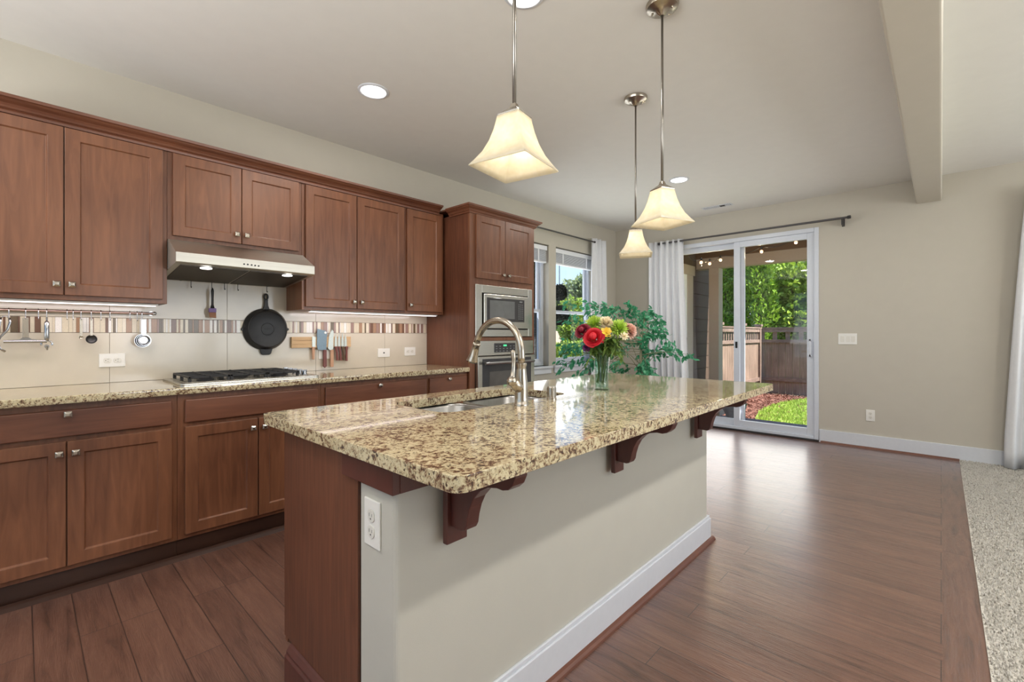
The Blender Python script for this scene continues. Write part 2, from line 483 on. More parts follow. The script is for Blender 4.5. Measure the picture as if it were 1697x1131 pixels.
# ------------------------------------------------------------------ mesh builder
class MB:
    def __init__(s):
        s.v = []; s.f = []; s.mi = []; s.cur = 0

    def add(s, vs, fs):
        n = len(s.v)
        s.v += [tuple(p) for p in vs]
        for f in fs:
            s.f.append(tuple(i + n for i in f)); s.mi.append(s.cur)
        return s

    def box(s, x0, x1, y0, y1, z0, z1):
        x0, x1 = min(x0, x1), max(x0, x1); y0, y1 = min(y0, y1), max(y0, y1); z0, z1 = min(z0, z1), max(z0, z1)
        vs = [(x0, y0, z0), (x1, y0, z0), (x1, y1, z0), (x0, y1, z0), (x0, y0, z1), (x1, y0, z1), (x1, y1, z1), (x0, y1, z1)]
        return s.add(vs, [(3, 2, 1, 0), (4, 5, 6, 7), (0, 1, 5, 4), (1, 2, 6, 5), (2, 3, 7, 6), (3, 0, 4, 7)])

    def tube(s, pts, r, n=10, caps=True, flat=1.0):
        pts = [Vector(p) for p in pts]
        rs = r if isinstance(r, (list, tuple)) else [r] * len(pts)
        t0 = (pts[1] - pts[0]).normalized()
        nx = t0.orthogonal().normalized()
        base = len(s.v); vs = []
        for i, p in enumerate(pts):
            t = (pts[min(i + 1, len(pts) - 1)] - pts[max(i - 1, 0)])
            if t.length < 1e-9:
                t = t0
            t.normalize()
            nx = nx - t * nx.dot(t)
            if nx.length < 1e-6:
                nx = t.orthogonal()
            nx.normalize()
            ny = t.cross(nx)
            for k in range(n):
                a = 2 * PI * k / n
                vs.append(p + nx * (math.cos(a) * rs[i]) + ny * (math.sin(a) * rs[i] * flat))
        fs = []
        for i in range(len(pts) - 1):
            for k in range(n):
                k2 = (k + 1) % n
                fs.append((i * n + k, i * n + k2, (i + 1) * n + k2, (i + 1) * n + k))
        if caps:
            fs.append(tuple(range(n - 1, -1, -1)))
            fs.append(tuple((len(pts) - 1) * n + k for k in range(n)))
        return s.add(vs, fs)

    def lathe(s, prof, c, n=24, axis='Z', closed=False, rot=0.0):
        """prof = [(radius, height)]; axis 'Z', 'Y' or 'X'"""
        vs = []
        for rr, h in prof:
            for k in range(n):
                a = 2 * PI * k / n + rot
                p, q = rr * math.cos(a), rr * math.sin(a)
                if axis == 'Z':
                    vs.append((c[0] + p, c[1] + q, c[2] + h))
                elif axis == 'Y':
                    vs.append((c[0] + q, c[1] + h, c[2] + p))
                else:
                    vs.append((c[0] + h, c[1] + p, c[2] + q))
        fs = []
        m = len(prof)
        for i in range(m - 1):
            for k in range(n):
                k2 = (k + 1) % n
                fs.append((i * n + k, i * n + k2, (i + 1) * n + k2, (i + 1) * n + k))
        if not closed:
            if prof[0][0] > 1e-6:
                fs.append(tuple(range(n - 1, -1, -1)))
            if prof[-1][0] > 1e-6:
                fs.append(tuple((m - 1) * n + k for k in range(n)))
        return s.add(vs, fs)

    def prism(s, poly, axis, a0, a1):
        """poly = list of 2-D points; axis 'X': (y,z), 'Y': (x,z), 'Z': (x,y)"""
        def P(p, a):
            return {'X': (a, p[0], p[1]), 'Y': (p[0], a, p[1]), 'Z': (p[0], p[1], a)}[axis]
        n = len(poly)
        vs = [P(p, a0) for p in poly] + [P(p, a1) for p in poly]
        fs = [tuple(range(n - 1, -1, -1)), tuple(range(n, 2 * n))]
        fs += [(i, (i + 1) % n, n + (i + 1) % n, n + i) for i in range(n)]
        return s.add(vs, fs)

    def sphere(s, c, r, n=14, m=9, sc=(1, 1, 1)):
        vs = [(c[0], c[1], c[2] + r * sc[2])]
        for i in range(1, m):
            t = PI * i / m
            for k in range(n):
                a = 2 * PI * k / n
                vs.append((c[0] + r * sc[0] * math.sin(t) * math.cos(a), c[1] + r * sc[1] * math.sin(t) * math.sin(a), c[2] + r * sc[2] * math.cos(t)))
        vs.append((c[0], c[1], c[2] - r * sc[2]))
        fs = [(0, 1 + k, 1 + (k + 1) % n) for k in range(n)]
        for i in range(m - 2):
            for k in range(n):
                k2 = (k + 1) % n
                fs.append((1 + i * n + k, 1 + (i + 1) * n + k, 1 + (i + 1) * n + k2, 1 + i * n + k2))
        L = len(vs) - 1
        fs += [(L, 1 + (m - 2) * n + (k + 1) % n, 1 + (m - 2) * n + k) for k in range(n)]
        return s.add(vs, fs)

    def build(s, name, mats, parent=None, base=None, smooth=False, bevel=0.0, seg=2, solid=0.0):
        if not isinstance(mats, (list, tuple)):
            mats = [mats]
        me = bpy.data.meshes.new(name)
        o = bpy.data.objects.new(name, me)
        if parent is not None:
            off = Vector(parent['_org']) if '_org' in parent.keys() else Vector((0, 0, 0))
            o.parent = parent
            o['_org'] = list(off)
        else:
            if base is None:
                a = np.array(s.v)
                base = ((a[:, 0].min() + a[:, 0].max()) / 2, (a[:, 1].min() + a[:, 1].max()) / 2, a[:, 2].min())
            off = Vector(base)
            o.location = off
            o['_org'] = list(off)
        me.from_pydata([tuple(Vector(p) - off) for p in s.v], [], s.f)
        for mt in mats:
            me.materials.append(mt)
        if len(mats) > 1:
            me.polygons.foreach_set('material_index', s.mi)
        bm = bmesh.new(); bm.from_mesh(me)
        bmesh.ops.recalc_face_normals(bm, faces=bm.faces)
        bm.to_mesh(me); bm.free()
        if smooth:
            me.polygons.foreach_set('use_smooth', [True] * len(me.polygons))
        me.update()
        COL.objects.link(o)
        if solid:
            md = o.modifiers.new('thickness', 'SOLIDIFY'); md.thickness = solid; md.offset = 0
        if bevel:
            md = o.modifiers.new('edge', 'BEVEL'); md.width = bevel; md.segments = seg
            md.limit_method = 'ANGLE'; md.angle_limit = math.radians(40)
        if smooth and smooth != 'all':
            try:
                me.set_sharp_from_angle(angle=math.radians(38))
            except Exception:
                pass
        return o


def tag(o, label=None, cat=None, group=None, kind=None):
    if label: o['label'] = label
    if cat: o['category'] = cat
    if group: o['group'] = group
    if kind: o['kind'] = kind
    return o


def root(name, loc, label, cat, group=None):
    o = bpy.data.objects.new(name, None)
    o.empty_display_size = 0.1
    o.location = loc
    o['_org'] = list(loc)
    COL.objects.link(o)
    return tag(o, label, cat, group)


def struct(name, mb, mats, parent=None, **kw):
    o = mb.build(name, mats, parent, **kw)
    if parent is None:
        o['kind'] = 'structure'
    return o


def shift_copy(o, parent, d):
    """a copy of a part (sharing its mesh) moved by d and hung under another parent"""
    c = o.copy(); COL.objects.link(c)
    c.parent = parent
    c.location = Vector(o.location) + Vector(d)
    return c


def copy_thing(r, loc, rz=None, label=None):
    c = r.copy(); COL.objects.link(c); c.location = loc
    if rz is not None: c.rotation_euler = (0, 0, rz)
    if label: c['label'] = label
    for ch in list(r.children):
        k = ch.copy(); COL.objects.link(k); k.parent = c
        for g in ch.children:
            q = g.copy(); COL.objects.link(q); q.parent = k
    return c


def rrect(x0, x1, y0, y1, r, n=6):
    pts = []
    for cx, cy, a0 in ((x1 - r, y1 - r, 0), (x0 + r, y1 - r, PI / 2), (x0 + r, y0 + r, PI), (x1 - r, y0 + r, 1.5 * PI)):
        for i in range(n + 1):
            a = a0 + PI / 2 * i / n
            pts.append((cx + r * math.cos(a), cy + r * math.sin(a)))
    return pts


# ------------------------------------------------------------------ key planes
W = 3.57          # cabinet wall
UF, UD = 3.285, 3.265   # upper cabinets: frame face, door face
BF, BD = 2.985, 2.965   # base cabinets
TF = 2.955        # tall cabinet face
XW = 6.095        # far wall
CZ = 2.745        # ceiling
CT0, CT = 0.884, 0.92   # countertop
YC = -0.127       # carpet edge
XB, YR = -2.66, -4.28   # walls behind and to the right of the camera
HX = 6.245        # outer face of far wall
GZ = -0.15        # garden level

# ------------------------------------------------------------------ room shell
b = MB(); b.box(XB, XW, -0.005, W, -0.05, 0.0)
struct('floor', b, M['plank'], base=(0.03, 0, 0))
b = MB(); b.box(XB, XW, YC, -0.005, -0.05, 0.0)
o = struct('floor_border', b, M['plank_border'], base=(0.4, -0.2, 0))

# carpet: backing with short tufts, one uncountable thing
b = MB(); b.box(XB, XW, YR, YC, -0.05, 0.006)
for (x0, x1, ya, yb, step, w, hh) in ((0.6, 6.09, -0.70, YC + 0.004, 0.011, 0.0065, 0.013), (-0.6, 6.09, -4.25, -0.70, 0.0145, 0.0088, 0.014)):
    gx, gy = np.meshgrid(np.arange(int((x1 - x0) / step)), np.arange(int((yb - ya) / step)), indexing='ij')
    n = gx.size
    p = np.stack([(x0 + gx * step).ravel(), (ya + gy * step).ravel()], 1) + rng.uniform(-.5, .5, (n, 2)) * step
    a = rng.uniform(0, 2 * PI, n)
    q = np.empty((n, 4, 3))
    for k in range(3):
        q[:, k, 0] = p[:, 0] + np.cos(a + 2.1 * k) * w; q[:, k, 1] = p[:, 1] + np.sin(a + 2.1 * k) * w; q[:, k, 2] = 0.004
    q[:, 3, :2] = p + rng.uniform(-.006, .006, (n, 2)); q[:, 3, 2] = 0.006 + hh * rng.uniform(0.7, 1.25, n)
    n0 = len(b.v)
    b.v += [tuple(r) for r in q.reshape(-1, 3).tolist()]
    i4 = n0 + np.arange(n) * 4
    f = np.stack([np.stack([i4, i4 + 1, i4 + 3], 1), np.stack([i4 + 1, i4 + 2, i4 + 3], 1), np.stack([i4 + 2, i4, i4 + 3], 1)], 1).reshape(-1, 3)
    b.f += [tuple(r) for r in f.tolist()]; b.mi += [0] * len(f)
o = b.build('carpet', M['carpet'])
tag(o, 'beige flecked cut pile carpet beside the dark plank floor', 'carpet', kind='stuff')
o['kind'] = 'structure'

b = MB(); b.box(XB - 0.1, HX, YR - 0.1, W + 0.15, CZ, CZ + 0.12)
struct('ceiling', b, M['ceiling'])
b = MB(); b.box(XB, XW, -0.006, 0.18, 2.50, CZ + 0.02)
struct('ceiling_beam', b, M['wall'], bevel=0.012, seg=3)


def wall_with_holes(axis, a0, a1, z0, z1, t0, t1, holes):
    """a slab wall with rectangular openings; axis 'X' = runs along x, t = y; axis 'Y' = runs along y, t = x"""
    b = MB()
    cuts = sorted(set([a0, a1] + [h for q in holes for h in q[:2]]))
    for c0, c1 in zip(cuts[:-1], cuts[1:]):
        mid = (c0 + c1) / 2
        hs = sorted([q for q in holes if q[0] < mid < q[1]], key=lambda q: q[2])
        z = z0
        spans = []
        for q in hs:
            if q[2] > z: spans.append((z, q[2]))
            z = q[3]
        if z < z1: spans.append((z, z1))
        for s0, s1 in spans:
            if axis == 'X': b.box(c0, c1, t0, t1, s0, s1)
            else: b.box(t0, t1, c0, c1, s0, s1)
    return b


W1 = (3.60, 4.485, 0.81, 2.315); W2 = (4.63, 5.52, 0.81, 2.315)
DR = (1.0, 2.86, 0.0, 2.405)
WR = (-2.75, -0.85, 0.75, 2.25)
struct('wall_left', wall_with_holes('X', XB, HX, 0, CZ, W, W + 0.16, [W1, W2]), M['wall'])
struct('wall_far', wall_with_holes('Y', YR, W, 0, CZ, XW, HX, [DR, WR]), M['wall'])
struct('wall_right', wall_with_holes('X', XB, HX, 0, CZ, YR - 0.15, YR, [(1.0, 5.6, 0.55, 2.35)]), M['wall'])
struct('wall_back', wall_with_holes('Y', YR, W, 0, CZ, XB - 0.15, XB, [(-1.25, 3.05, 0.55, 2.35)]), M['wall'])

# baseboards
b = MB(); b.box(XW - 0.016, XW, -4.2, DR[0] - 0.005, 0.0, 0.143)
b.box(XW - 0.016, XW, DR[1] + 0.01, W, 0.0, 0.143)
struct('baseboard_far', b, M['trim'], bevel=0.004)
b = MB()
prof = [(XW - 0.016, 0.0), (XW - 0.036, 0.0), (XW - 0.034, 0.008), (XW - 0.027, 0.016), (XW - 0.016, 0.019)]
b.add([(p[0], y, p[1]) for y in (YC, DR[0] - 0.02) for p in prof], [(0, 1, 6, 5), (1, 2, 7, 6), (2, 3, 8, 7), (3, 4, 9, 8), (4, 3, 2, 1, 0), (5, 6, 7, 8, 9)])
struct('trim_1', b, M['shoe'])
b = MB(); b.box(3.49, XW - 0.016, W - 0.016, W, 0, 0.143)
struct('baseboard_left', b, M['trim'], bevel=0.004)
b = MB(); b.box(XW - 0.02, HX, DR[0], DR[1], 0.0, 0.02)
struct('trim_2', b, M['bronze'], bevel=0.004)


# ------------------------------------------------------------------ kitchen windows
def sash_window(name, x0, x1, z0, z1):
    yo = W + 0.085
    f = MB()
    t = 0.05
    f.box(x0, x0 + t, yo, yo + 0.07, z0, z1); f.box(x1 - t, x1, yo, yo + 0.07, z0, z1)
    f.box(x0 + t, x1 - t, yo, yo + 0.07, z1 - t, z1); f.box(x0 + t, x1 - t, yo, yo + 0.07, z0, z0 + t)
    o = f.build(name, M['vinyl'], bevel=0.004); o['kind'] = 'structure'
    zm = z0 + (z1 - z0) * 0.455
    s = MB()
    for (a0, a1, y) in ((z0 + t, zm + 0.02, yo + 0.006), (zm - 0.02, z1 - t, yo + 0.036)):
        w = 0.036
        s.box(x0 + t, x0 + t + w, y, y + 0.026, a0, a1); s.box(x1 - t - w, x1 - t, y, y + 0.026, a0, a1)
        s.box(x0 + t + w, x1 - t - w, y, y + 0.026, a0, a0 + w); s.box(x0 + t + w, x1 - t - w, y, y + 0.026, a1 - w, a1)
    s.build('sash', M['vinyl'], o, bevel=0.003)
    g = MB()
    g.box(x0 + t + 0.03, x1 - t - 0.03, yo + 0.017, yo + 0.021, z0 + t + 0.03, zm - 0.01)
    g.build('pane', M['glass'], o)
    g = MB()
    g.box(x0 + t + 0.03, x1 - t - 0.03, yo + 0.047, yo + 0.051, zm + 0.01, z1 - t - 0.03)
    g.build('pane', M['glass'], o)
    s = MB()
    s.box(x0 - 0.06, x1 + 0.05, W - 0.035, W + 0.085, z0 - 0.03, z0)
    s.box(x0 - 0.045, x1 + 0.035, W - 0.016, W, z0 - 0.095, z0 - 0.03)
    s.build('sill', M['trim'], o, bevel=0.005)
    return o


sash_window('window_1', *W1)
sash_window('window_2', *W2)


def blind(x0, x1, ztop, zbot, y, label):
    r_ = root('window_blind', ((x0 + x1) / 2, y, zbot), label, 'blind', 'raised blinds in the kitchen windows')
    h = MB(); h.box(x0 + 0.012, x1 - 0.012, y - 0.03, y + 0.03, ztop - 0.06, ztop - 0.004)
    h.build('headrail', M['blind'], r_, bevel=0.004)
    s = MB(); z = ztop - 0.068
    while z > zbot + 0.02:
        s.box(x0 + 0.02, x1 - 0.02, y - 0.025, y + 0.025, z - 0.0035, z); z -= 0.0105
    st = s.build('slat', M['blind'], r_)
    st.name = 'slat_stack'
    q = MB(); q.box(x0 + 0.02, x1 - 0.02, y - 0.025, y + 0.025, zbot, zbot + 0.016)
    q.build('bottom_rail', M['blind'], r_, bevel=0.003)
    for fx in (0.2, 0.8):
        c = MB()
        xx = x0 + (x1 - x0) * fx
        c.box(xx - 0.012, xx + 0.012, y - 0.0275, y - 0.0255, zbot, ztop - 0.06)
        c.build('ladder_tape', M['blind'], r_)


blind(W1[0], W1[1], 2.305, 2.09, W + 0.045, 'white raised blind in the window beside the tall oven cabinet')
blind(W2[0], W2[1], 2.305, 2.10, W + 0.045, 'white raised blind in the window next to the corner curtain')

# ------------------------------------------------------------------ sliding patio door
f = MB()
y0, y1, z1 = DR[0], DR[1], DR[3]
f.box(XW - 0.012, XW + 0.11, y0, y0 + 0.045, 0.02, z1); f.box(XW - 0.012, XW + 0.11, y1 - 0.045, y1, 0.02, z1)
f.box(XW - 0.012, XW + 0.11, y0 + 0.045, y1 - 0.045, z1 - 0.05, z1); f.box(XW - 0.012, XW + 0.11, y0 + 0.045, y1 - 0.045, 0.02, 0.055)
door = f.build('door_1', M['vinyl'], bevel=0.005); door['kind'] = 'structure'


def door_panel(a0, a1, x, w=0.07):
    p = MB()
    zb, zt = 0.055, z1 - 0.05
    p.box(x, x + 0.04, a0, a0 + w, zb, zt); p.box(x, x + 0.04, a1 - w, a1, zb, zt)
    p.box(x, x + 0.04, a0 + w, a1 - w, zt - 0.07, zt); p.box(x, x + 0.04, a0 + w, a1 - w, zb, zb + 0.08)
    o = p.build('door_panel', M['vinyl'], door, bevel=0.004)
    g = MB(); g.box(x + 0.017, x + 0.023, a0 + w - 0.01, a1 - w + 0.01, zb + 0.07, zt - 0.06)
    g.build('pane', M['glass'], o)
    return o


p1 = door_panel(y0 + 0.045, 1.90, XW + 0.005)
p2 = door_panel(1.79, y1 - 0.045, XW + 0.058)
h = MB()
h.box(XW - 0.03, XW - 0.018, y0 + 0.068, y0 + 0.092, 0.95, 1.15); h.box(XW - 0.03, XW + 0.005, y0 + 0.07, y0 + 0.09, 0.95, 0.975); h.box(XW - 0.03, XW + 0.005, y0 + 0.07, y0 + 0.09, 1.125, 1.15)
h.build('handle', M['vinyl'], p1, bevel=0.003)
h = MB(); h.box(XW - 0.002, XW + 0.005, 1.775 + 0.08, 1.775 + 0.105, 1.03, 1.11)
h.build('latch', M['black'], p1, bevel=0.002)

# big window of the living side, behind the curtain at the right edge
f = MB(); t = 0.05
f.box(XW + 0.06, XW + 0.13, WR[0], WR[0] + t, WR[2], WR[3]); f.box(XW + 0.06, XW + 0.13, WR[1] - t, WR[1], WR[2], WR[3])
f.box(XW + 0.06, XW + 0.13, WR[0] + t, WR[1] - t, WR[2], WR[2] + t); f.box(XW + 0.06, XW + 0.13, WR[0] + t, WR[1] - t, WR[3] - t, WR[3])
f.box(XW + 0.06, XW + 0.13, -1.83, -1.77, WR[2] + t, WR[3] - t)
w3 = f.build('window_3', M['vinyl'], bevel=0.004); w3['kind'] = 'structure'
for a0, a1 in ((WR[0] + t, -1.83), (-1.77, WR[1] - t)):
    g = MB(); g.box(XW + 0.09, XW + 0.095, a0, a1, WR[2] + t, WR[3] - t); g.build('pane', M['glass'], w3)


# ------------------------------------------------------------------ cabinet pieces
def shaker(name, x0, x1, z0, z1, yf, th, mat, parent, stile=0.058, rec=0.009, sgn=1):
    """recessed-panel front whose face lies at yf and whose body goes to yf + sgn*th"""
    s = stile
    yb = yf + sgn * th; yr = yf + sgn * rec; c = 0.004
    b = MB()
    O = [(x0, z0), (x1, z0), (x1, z1), (x0, z1)]
    I = [(x0 + s, z0 + s), (x1 - s, z0 + s), (x1 - s, z1 - s), (x0 + s, z1 - s)]
    R = [(x0 + s + c, z0 + s + c), (x1 - s - c, z0 + s + c), (x1 - s - c, z1 - s - c), (x0 + s + c, z1 - s - c)]
    vs = [(p[0], yf, p[1]) for p in O] + [(p[0], yf, p[1]) for p in I] + [(p[0], yr, p[1]) for p in R] + [(p[0], yb, p[1]) for p in O]
    fs = []
    for i in range(4):
        j = (i + 1) % 4
        fs += [(i, j, 4 + j, 4 + i), (4 + i, 4 + j, 8 + j, 8 + i), (j, i, 12 + i, 12 + j)]
    fs += [(8, 9, 10, 11), (15, 14, 13, 12)]
    b.add(vs, fs)
    return b.build(name, mat, parent, bevel=0.0022, seg=2)


def slab(name, x0, x1, z0, z1, yf, th, mat, parent):
    b = MB(); b.box(x0, x1, yf, yf + th, z0, z1)
    return b.build(name, mat, parent, bevel=0.006, seg=3)


def knob(parent, x, z, yf, square=True, sgn=-1):
    b = MB()
    if square:
        b.tube([(x, yf, z), (x, yf + sgn * 0.016, z)], [0.008, 0.006], 10)
        y1, y2, y3 = yf + sgn * 0.014, yf + sgn * 0.022, yf + sgn * 0.030
        def sq(y, h): return [(x - h, y, z - h), (x + h, y, z - h), (x + h, y, z + h), (x - h, y, z + h)]
        vs = sq(y1, 0.013) + sq(y2, 0.0155) + sq(y3, 0.0075)
        fs = [(3, 2, 1, 0), (8, 9, 10, 11)]
        for L in (0, 4):
            for i in range(4):
                j = (i + 1) % 4
                fs.append((L + i, L + j, L + 4 + j, L + 4 + i))
        b.add(vs, fs)
        return b.build('knob', M['nickel'], parent, bevel=0.0025)
    b.lathe([(0.007, 0), (0.006, 0.012), (0.014, 0.018), (0.016, 0.025), (0.012, 0.031), (0.0, 0.033)][::1] if sgn > 0 else
            [(0.007, 0), (0.006, -0.012), (0.014, -0.018), (0.016, -0.025), (0.012, -0.031), (0.0001, -0.033)], (x, yf, z), 16, 'Y')
    return b.build('knob', M['nickel'], parent, smooth=True)


def upper(x0, x1, z0, z1, doors, knobs, label):
    r_ = root('upper_cabinet', ((x0 + x1) / 2, UF, z0), label, 'cabinet', 'upper cabinets on the tiled wall')
    b = MB(); b.box(x0, x1, UF, W - 0.004, z0, z1)
    b.build('body', M['cherry'], r_, bevel=0.0015)
    for (d, k) in zip(doors, knobs):
        dd = shaker('door', d[0], d[1], d[2], d[3], UD, 0.0195, M['cherry'], r_)
        knob(dd, k[0], k[1], UD)


UT = 2.285
upper(-0.285, 0.576, 1.380, UT, [(-0.262, 0.1445, 1.405, 2.262), (0.1490, 0.554, 1.405, 2.262)], [(0.119, 1.459), (0.176, 1.459)],
      'tall two-door cherry wall cabinet left of the range hood')
upper(0.577, 1.344, 1.757, UT, [(0.602, 0.959, 1.782, 2.262), (0.963, 1.320, 1.782, 2.262)], [(0.932, 1.838), (0.988, 1.838)],
      'short two-door cherry wall cabinet directly above the range hood')
upper(1.345, 2.190, 1.378, UT, [(1.366, 1.751, 1.400, 2.260), (1.757, 2.178, 1.400, 2.260)], [(1.727, 1.450), (1.790, 1.450)],
      'tall two-door cherry wall cabinet right of the range hood')
upper(2.191, 2.600, 1.378, UT, [(2.207, 2.570, 1.400, 2.260)], [(2.236, 1.450)],
      'single-door cherry wall cabinet beside the tall oven cabinet')
# cabinet to the left of the frame edge, continues the run
b = MB()
prof = [(UF + 0.002, UT - 0.018), (UF - 0.014, UT - 0.018), (UF - 0.016, UT - 0.006), (UF - 0.012, UT + 0.002), (UF - 0.022, UT + 0.006), (UF - 0.026, UT + 0.014), (UF - 0.034, UT + 0.024),
        (UF - 0.052, UT + 0.032), (UF - 0.062, UT + 0.040), (UF - 0.072, UT + 0.042), (UF - 0.076, UT + 0.056), (UF + 0.002, UT + 0.056)]


def molding(name, pts_fn, mats, label, cat, path, group=None):
    b = MB()
    n = None
    vs = []
    for p in path:
        q = pts_fn(p)
        n = len(q); vs += q
    fs = []
    for i in range(len(path) - 1):
        for k in range(n):
            k2 = (k + 1) % n
            fs.append((i * n + k, i * n + k2, (i + 1) * n + k2, (i + 1) * n + k))
    fs += [tuple(range(n - 1, -1, -1)), tuple((len(path) - 1) * n + k for k in range(n))]
    b.add(vs, fs)
    o = b.build(name, mats)
    return tag(o, label, cat, group)


molding('crown_molding', lambda x: [(x, p[0], p[1]) for p in prof], M['cherry_h'],
        'long stepped cherry crown molding along the top of the wall cabinets', 'molding', [-0.285, 2.545])


def base(x0, x1, label, drawer, dknob, doors, dk):
    r_ = root('base_cabinet', ((x0 + x1) / 2, BF, 0), label, 'cabinet', 'base cabinets under the wall countertop')
    b = MB(); b.box(x0, x1, BF, W - 0.004, 0.1, CT0)
    b.build('body', M['cherry'], r_, bevel=0.0015)
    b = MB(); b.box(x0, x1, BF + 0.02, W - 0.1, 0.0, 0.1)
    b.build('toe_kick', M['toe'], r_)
    d = slab('drawer', drawer[0], drawer[1], 0.727, 0.852, BD, 0.0195, M['cherry_h'], r_)
    if dknob is not None:
        knob(d, dknob, 0.838 - 0.045 + 0.04 if dknob < 1 else 0.836, BD, dknob < 1)
    for q, k in zip(doors, dk):
        dd = shaker('door', q[0], q[1], 0.125, 0.705, BD, 0.0195, M['cherry'], r_)
        knob(dd, k, 0.652, BD)


base(-0.285, 0.567, 'two-door cherry base cabinet left of the cooktop, wide drawer with one knob', (-0.262, 0.543), 0.1455,
     [(-0.262, 0.1395), (0.1445, 0.5415)], [0.116, 0.172])
base(0.568, 1.345, 'cherry base cabinet under the cooktop with a blank drawer front', (0.600, 1.322), None,
     [(0.600, 0.959), (0.964, 1.322)], [0.929, 0.991])
base(1.346, 2.200, 'wide cherry base cabinet right of the cooktop, mostly hidden behind the island', (1.370, 2.182), 1.765,
     [(1.370, 1.774), (1.779, 2.182)], [1.745, 1.808])
base(2.201, 2.622, 'narrow cherry base cabinet next to the tall oven cabinet', (2.217, 2.606), 2.404,
     [(2.217, 2.606)], [2.245])
b = MB()
b.prism([(2.944, 0), (2.990, 0), (2.990, 0.018), (2.980, 0.018), (2.966, 0.012)], 'X', -0.285, 2.622)
struct('trim_3', b, M['toe'])


# ------------------------------------------------------------------ countertops
def slab_top(name, outer, hole, z0, z1, mats, label, cat, bev=0.010):
    me = bpy.data.meshes.new(name)
    bm = bmesh.new()
    def loop(pts):
        vs = [bm.verts.new((p[0], p[1], z1)) for p in pts]
        return [bm.edges.new((vs[i], vs[(i + 1) % len(vs)])) for i in range(len(vs))]
    es = loop(outer)
    if hole: es += loop(hole)
    res = bmesh.ops.triangle_fill(bm, edges=es, use_beauty=True, use_dissolve=False, normal=(0, 0, 1))
    fcs = [g for g in res['geom'] if isinstance(g, bmesh.types.BMFace)]
    ext = bmesh.ops.extrude_face_region(bm, geom=fcs)
    vs = [g for g in ext['geom'] if isinstance(g, bmesh.types.BMVert)]
    bmesh.ops.translate(bm, verts=vs, vec=(0, 0, z0 - z1))
    bmesh.ops.recalc_face_normals(bm, faces=bm.faces)
    c = Vector((sum(p[0] for p in outer) / len(outer), sum(p[1] for p in outer) / len(outer), z0))
    bmesh.ops.translate(bm, verts=bm.verts, vec=-c)
    bm.to_mesh(me); bm.free()
    me.materials.append(mats)
    o = bpy.data.objects.new(name, me); COL.objects.link(o); o.location = c; o['_org'] = list(c)
    md = o.modifiers.new('edge', 'BEVEL'); md.width = bev; md.segments = 3; md.limit_method = 'ANGLE'; md.angle_limit = math.radians(60)
    return tag(o, label, cat)


slab_top('countertop', [(-0.285, 2.943), (2.622, 2.943), (2.622, W - 0.012), (-0.285, W - 0.012)], None, CT0, CT, M['granite'],
         'speckled tan granite countertop along the tiled wall', 'countertop')

# ------------------------------------------------------------------ backsplash (tile field with a mosaic stripe)
bs = MB(); bs.box(-0.285, 2.622, W - 0.007, W - 0.0005, CT, 1.77)
bsp = bs.build('backsplash', M['grout']); tag(bsp, kind='structure')
seams = [-0.285, -0.257, 0.351, 0.957, 1.565, 2.172, 2.622]
t = MB(); g = 0.0015
for a0, a1 in zip(seams[:-1], seams[1:]):
    for c0, c1 in ((CT, 1.2125), (1.3005, 1.77)):
        t.box(a0 + g / 2, a1 - g / 2, W - 0.012, W - 0.006, c0 + g / 2, c1 - g / 2)
t.build('field_tile', M['tile'], bsp, bevel=0.0008, seg=1)
t = MB(); x = -0.285
while x < 2.62:
    w_ = random.choice([0.006, 0.008, 0.010, 0.012, 0.016, 0.022, 0.026])
    t.cur = random.choices(range(7), [3, 3, 2.0, 1.8, 1.8, 2.2, 2.6])[0]
    if t.cur in (2, 5) and random.random() < 0.3: w_ = 0.028
    t.box(x, min(x + w_, 2.622), W - 0.012, W - 0.006, 1.2145, 1.2985)
    x += w_ + 0.001
t.build('mosaic_band', MOSAIC, bsp)

# ------------------------------------------------------------------ under-cabinet lights
for x0, x1, lb in ((-0.25, 0.54, 'slim lit strip light under the left wall cabinet'), (1.42, 2.56, 'slim lit strip light under the wall cabinets beside the oven')):
    r_ = root('strip_light', ((x0 + x1) / 2, UF + 0.06, 1.366), lb, 'light', 'strip lights under the wall cabinets')
    b = MB(); b.box(x0, x1, UF + 0.03, UF + 0.09, 1.368, 1.378); b.build('housing', M['plastic'], r_)
    b = MB(); b.box(x0 + 0.01, x1 - 0.01, UF + 0.035, UF + 0.085, 1.365, 1.3685); b.build('diffuser', M['led_strip'], r_)
    area('strip_light_lamp', ((x0 + x1) / 2, UF + 0.10, 1.362), (0, 0.35, -1), x1 - x0 - 0.04, 0.05, 1.1 * (x1 - x0), (1.0, 0.90, 0.91))

